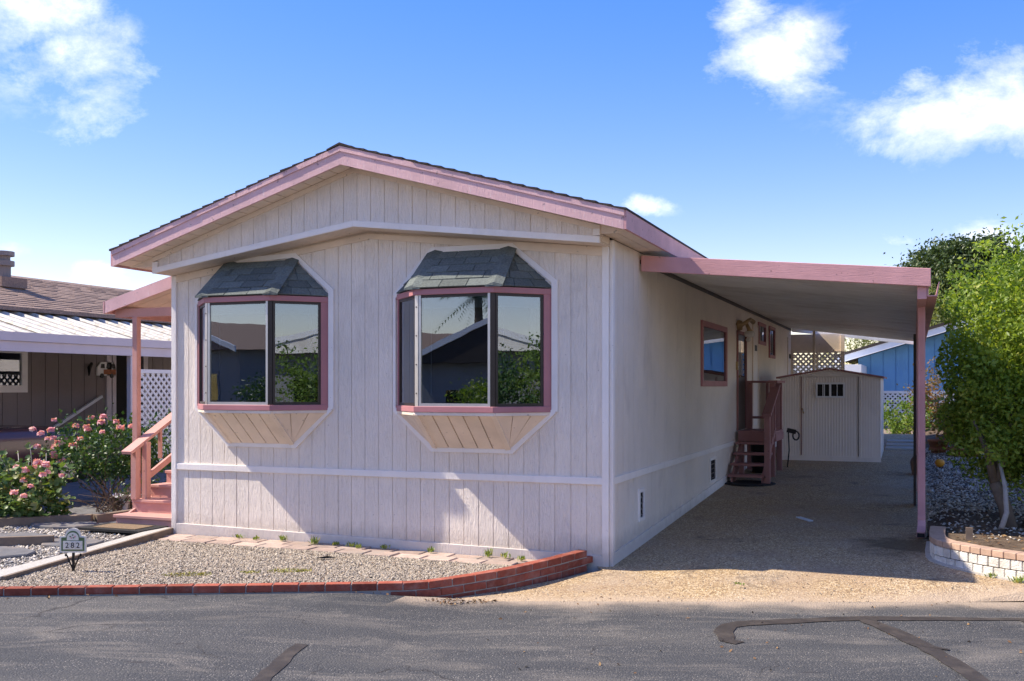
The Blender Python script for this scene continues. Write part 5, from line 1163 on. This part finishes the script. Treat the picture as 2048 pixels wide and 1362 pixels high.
MB().bar((-11.42, 4.55, .84), (-11.42, 5.85, 1.46), .05, .05).build('rail', m_white, hr)
for f in (.12, .88): MB().bar((-11.49, 4.55 + 1.3 * f, .84 + .62 * f - .03), (-11.43, 4.55 + 1.3 * f, .84 + .62 * f - .02), .03, .03).build('bracket', m_white, hr)
vp = thing('van_plaque', (-11.46, 6.0, 1.95), 'painted wall plaque shaped like a small van on brown siding', 'plaque')
YV, ZV = 5.78, 1.82; F_ = lambda pts: [(YV + a * 1.55, ZV + b * 1.15) for a, b in pts]
MB().prism(F_([(0, .02), (.30, .02), (.30, .16), (.27, .24), (.06, .24), (.0, .15)]), 'x', NX + .02, NX + .05).build('body', m_white, vp); MB().prism(F_([(.10, .04), (.299, .04), (.299, .12), (.10, .12)]), 'x', NX + .0505, NX + .056).build('side_panel', m_terra, vp)
for a in (.05, .14, .22): MB().prism(F_([(a, .14), (a + .065, .14), (a + .06, .21), (a + .012, .21)]), 'x', NX + .0505, NX + .057).build('window', m_black, vp)
for a in (.07, .23): mm = MB(); mm.tube([(NX + .045, YV + a * 1.55, ZV + .02), (NX + .062, YV + a * 1.55, ZV + .02)], .045, 12); mm.build('wheel', m_black, vp)
wh = thing('wall_ornament', (-11.46, 5.55, 2.0), 'dark iron hanging ornament on the brown siding', 'ornament'); MB().tube([(NX + .03, 5.62, 2.02), (NX + .08, 5.6, 2.06), (NX + .08, 5.55, 1.98), (NX + .05, 5.57, 1.84)], [.02, .03, .035, .01], 6).build('hook', m_iron, wh)
# parked car, mostly hidden by the geranium
car = thing('parked_car', (-9.3, -.6, .1), 'dark maroon parked car behind the geranium bush', 'car')
def car_body(c, L_, Wd, zb):
    """body lofted along y from stations (y, half width, sill z, shoulder z, crown z)"""
    sec = [(-2.1, .55, .35, .62, .66), (-2.0, .74, .25, .72, .76), (-1.3, .80, .22, .80, .86), (-.6, .82, .20, .86, .93), (0, .83, .20, .88, .95), (.9, .83, .20, .88, .94), (1.7, .80, .22, .84, .90), (2.15, .70, .28, .70, .78), (2.25, .50, .38, .60, .64)]
    m = MB(); n = 9; vs = []
    for (y, hw, zs_, zh, zc_) in sec:
        for (fx, z) in ((-.92, zs_), (-1, (zs_ + zh) / 2), (-.97, zh), (-.72, (zh + zc_) / 2 + .03), (0, zc_), (.72, (zh + zc_) / 2 + .03), (.97, zh), (1, (zs_ + zh) / 2), (.92, zs_)): vs.append((c[0] + fx * hw, c[1] + y, zb + z))
    fs = [(i * n + k, i * n + k + 1, (i + 1) * n + k + 1, (i + 1) * n + k) for i in range(len(sec) - 1) for k in range(n - 1)] + [tuple(range(n)), tuple(range(len(sec) * n - 1, len(sec) * n - n - 1, -1))] + [(i * n, (i + 1) * n, (i + 1) * n + n - 1, i * n + n - 1) for i in range(len(sec) - 1)]
    m.add(vs, fs); return m
def build_car(c, zb, root, paint):
    b = car_body(c, 4.3, 1.66, zb).build('body', paint, root, True); md = b.modifiers.new('sub', 'SUBSURF'); md.levels = 1; md.render_levels = 2
    g = MB(); ys = [(-2.0, .90), (-1.5, 1.32), (-.65, 1.34), (.1, .95)]; vs = []
    for y, z in ys:
        hw = .74 if z < 1 else .60; vs += [(c[0] - hw, c[1] + y, zb + z), (c[0] + hw, c[1] + y, zb + z)]
    vs += [(c[0] - .76, c[1] - 2.0, zb + .80), (c[0] + .76, c[1] - 2.0, zb + .80), (c[0] - .76, c[1] + .1, zb + .86), (c[0] + .76, c[1] + .1, zb + .86)]
    g.add(vs, [(0, 1, 3, 2), (4, 5, 7, 6), (0, 2, 4, 6, 10, 8), (1, 9, 11, 7, 5, 3)]); g.build('windows', m_glass2, root); rf_ = MB(); rf_.add([vs[2], vs[3], vs[5], vs[4]] + [(x, y, z + .035) for x, y, z in (vs[2], vs[3], vs[5], vs[4])], [(0, 1, 2, 3), (7, 6, 5, 4), (0, 4, 5, 1), (1, 5, 6, 2), (2, 6, 7, 3), (3, 7, 4, 0)]); rf_.build('roof', paint, root)
    for sx in (-1, 1):
        for yy_ in (-1.35, 1.4):
            w = MB(); w.tube([(c[0] + sx * .66, c[1] + yy_, zb + .30), (c[0] + sx * .83, c[1] + yy_, zb + .30)], .30, 18); wo_ = w.build('wheel', m_tyre, root); q = MB(); q.tube([(c[0] + sx * .80, c[1] + yy_, zb + .30), (c[0] + sx * .84, c[1] + yy_, zb + .30)], .19, 14); q.build('rim', m_rim, wo_)
        h = MB(); h.tube([(c[0] + sx * .55, c[1] + 2.08, zb + .60), (c[0] + sx * .55, c[1] + 2.20, zb + .59)], [.10, .08], 10); h.build('headlight', m_lamp, root)
build_car((-10.3, 1.7), .12, car, m_car)

# ------------------------------------------------------------------ blue house in the distance
bh = thing('blue_house', (3.5, 26, .6), 'bright blue house with white fascia beyond the driveway', 'house')
BY = 24.0; zf_ = lambda x: 2.36 + (x - .55) * .30 if x < 5 else 3.7 - (x - 5) * .30
w_ = MB(); w_.prism([(1.0, 1.5), (9, 1.5), (9, zf_(9)), (5, zf_(5)), (1.0, zf_(1.0))], 'y', BY + .01, BY + 10); bw2 = w_.build('wall', m_blue, bh)
for k in range(22):
    a = 1.0 + k * .36
    if a > 8.6: break
    MB().prism([(a + .012, 1.5), (a + .348, 1.5), (a + .348, zf_(a + .348) - .02), (a + .012, zf_(a + .012) - .02)], 'y', BY - .012, BY).build('siding_board', m_blue, bw2)
for xa, xb in ((.35, 5), (5, 9.6)): MB().prism([(xa, zf_(xa)), (xb, zf_(xb)), (xb, zf_(xb) + .26), (xa, zf_(xa) + .26)], 'y', BY - .55, BY - .5).build('rake_fascia', m_bluew, bh)
for xa, xb in ((.35, 5), (5, 9.6)): MB().prism([(xa, zf_(xa) + .2), (xb, zf_(xb) + .2), (xb, zf_(xb) + .285), (xa, zf_(xa) + .285)], 'y', BY - .58, BY + 10).build('roof', m_shingb, bh)
tag(lattice(1.45, 9, .55, 1.42, BY - .03, .14, .05).build('lattice_skirt', m_bluew, bh), kind='stuff'); MB().box(1.2, 1.45, BY - .05, BY, .5, 1.5).build('skirt_post', m_bluew, bh); MB().box(1.0, 9, BY - .04, BY - .015, 1.42, 1.5).build('skirt_trim', m_bluew, bh); MB().box(1.1, 9, BY, BY + .005, .4, 1.5).build('skirt_back', m_dark, bh)
aw = thing('far_awning', (0, 22, .6), 'white flat awning beside the blue house', 'awning'); MB().box(-2.5, 1.25, 20.5, 24, 2.02, 2.24).build('roof', m_bluew, aw); MB().box(1.0, 1.08, 20.6, 20.68, .5, 2.02).build('post', m_bluew, aw)

# ------------------------------------------------------------------ houses across the road (seen in the window panes)
def street_house(name, loc, rz, label, Lh, Wh, wall, roofm, awning=True):
    t = thing(name, loc, label, 'house', 'houses across the road'); Mx = Matrix.Translation(loc) @ Matrix.Rotation(rz, 4, 'Z')
    def b(m, n, mat): m.v = [tuple(Mx @ Vector(v_)) for v_ in m.v]; return m.build(n, mat, t)
    b(MB().box(-Wh / 2, Wh / 2, -Lh / 2, Lh / 2, 0, 2.9), 'wall', wall)
    b(MB().prism([(-Wh / 2 - .4, 2.85), (Wh / 2 + .4, 2.85), (0, 3.9)], 'y', -Lh / 2 - .4, Lh / 2 + .4), 'roof', roofm); b(MB().prism([(-Wh / 2 - .42, 2.78), (0, 3.84), (Wh / 2 + .42, 2.78), (Wh / 2 + .42, 2.95), (0, 4.0), (-Wh / 2 - .42, 2.95)], 'y', Lh / 2 + .4, Lh / 2 + .44), 'rake_fascia', m_bluew)
    for x in (-Wh / 4, Wh / 4):
        b(MB().box(x - .6, x + .6, Lh / 2, Lh / 2 + .03, 1.1, 2.2), 'window_frame', m_ngrey); b(MB().box(x - .53, x + .53, Lh / 2 + .031, Lh / 2 + .036, 1.17, 2.13), 'pane', m_glass2)
    if awning:
        b(MB().box(-Wh / 2 - 3.2, -Wh / 2 - .41, -Lh / 2, Lh / 2, 2.45, 2.55), 'carport_roof', m_metal)
        for y in (-Lh / 2 + .5, Lh / 2 - .3): b(MB().box(-Wh / 2 - 3.1, -Wh / 2 - 3.0, y, y + .1, 0, 2.45), 'carport_post', m_white)
    return t
street_house('grey_house', (-17.5, -24.5, -.1), R(21), 'low grey house across the road mirrored in the left bay window', 12, 7, m_ngrey, m_ngr)
street_house('grey_house', (-5.0, -21.5, -.6), R(21), 'grey house with carport across the road mirrored in centre panes', 12, 6, m_ngrey, m_shingb)
street_house('grey_house', (19.0, -11.5, -.3), R(60), 'grey gabled house across the road mirrored in the angled panes', 12, 7, m_ngrey, m_metal)
for i, (x, y, h, lab) in enumerate([(-10.2, -26.5, 4.3, 'tall palm tree across the road behind the grey houses'), (-12.6, -27, 5.0, 'tallest palm tree across the road mirrored in bay window'), (-8.9, -29.5, 4.4, 'shorter palm tree across the road at the far left')]):
    t = thing('palm_tree', (x, y, 0), lab, 'tree', 'palms across the road'); MB().tube([(x, y, -.1), (x + .1, y, h * .5), (x, y, h)], [.22, .17, .15], 10).build('trunk', m_bark, t, True)
    rg = np.random.default_rng(600 + i); V = []; F = []
    for k in range(34):
        an = rg.uniform(0, 6.28); el = rg.uniform(-.5, 1.1); Lf = rg.uniform(1.5, 2.1)
        for s in range(14):
            f0 = (s + 1) / 15; px = Lf * f0 * math.cos(el); pz = Lf * f0 * math.sin(el) - .9 * f0 * f0
            c = np.array([x + px * math.cos(an), y + px * math.sin(an), h + pz]); sd = np.array([-math.sin(an), math.cos(an), 0]); fw_ = np.array([math.cos(an), math.sin(an), -.2])
            for sg_ in (-1, 1):
                i0 = len(V); tip = c + sd * sg_ * .42 * (1 - f0 * .6) + fw_ * .22 + np.array([0, 0, -.12]); V += [c, c + fw_ * .06, tip]; F.append([i0, i0 + 1, i0 + 2])
    link_mesh('crown', np_mesh('crown', np.array(V), np.array(F), m_palm, np.repeat(rg.uniform(0, 1, len(F)), 3)), t)
for i, (x, y, r_, h, lm_, lab) in enumerate([(11.5, -5.5, .9, 1.3, m_rosel, 'dense hedge shrub across the road mirrored in right bay'), (13.0, -5.0, 1.0, 1.5, m_shrub, 'taller light green shrub across the road beside hedge'), (9.6, -9.0, 1.3, 1.5, m_shrub, 'broad light green bush across the road before the gabled house'), (-13.2, -15.0, 1.2, 1.1, m_rosel, 'low dark bush across the road before the left grey house'), (-7.0, -14.5, .9, 1.0, m_shrub, 'low pale bush across the road before the carport house')]):
    Q, T = crown_points((x, y, h), (r_, r_, h * .8), 120, 34, .14, 700 + i, .4); plant('roadside_shrub', (x, y, 0), lab, 'shrub', lm_, Q, T, .09, 710 + i, limbs((x, y, -.05), (x, y, h), 3, .03, 720 + i, .3), m_bark, group='shrubs across the road')
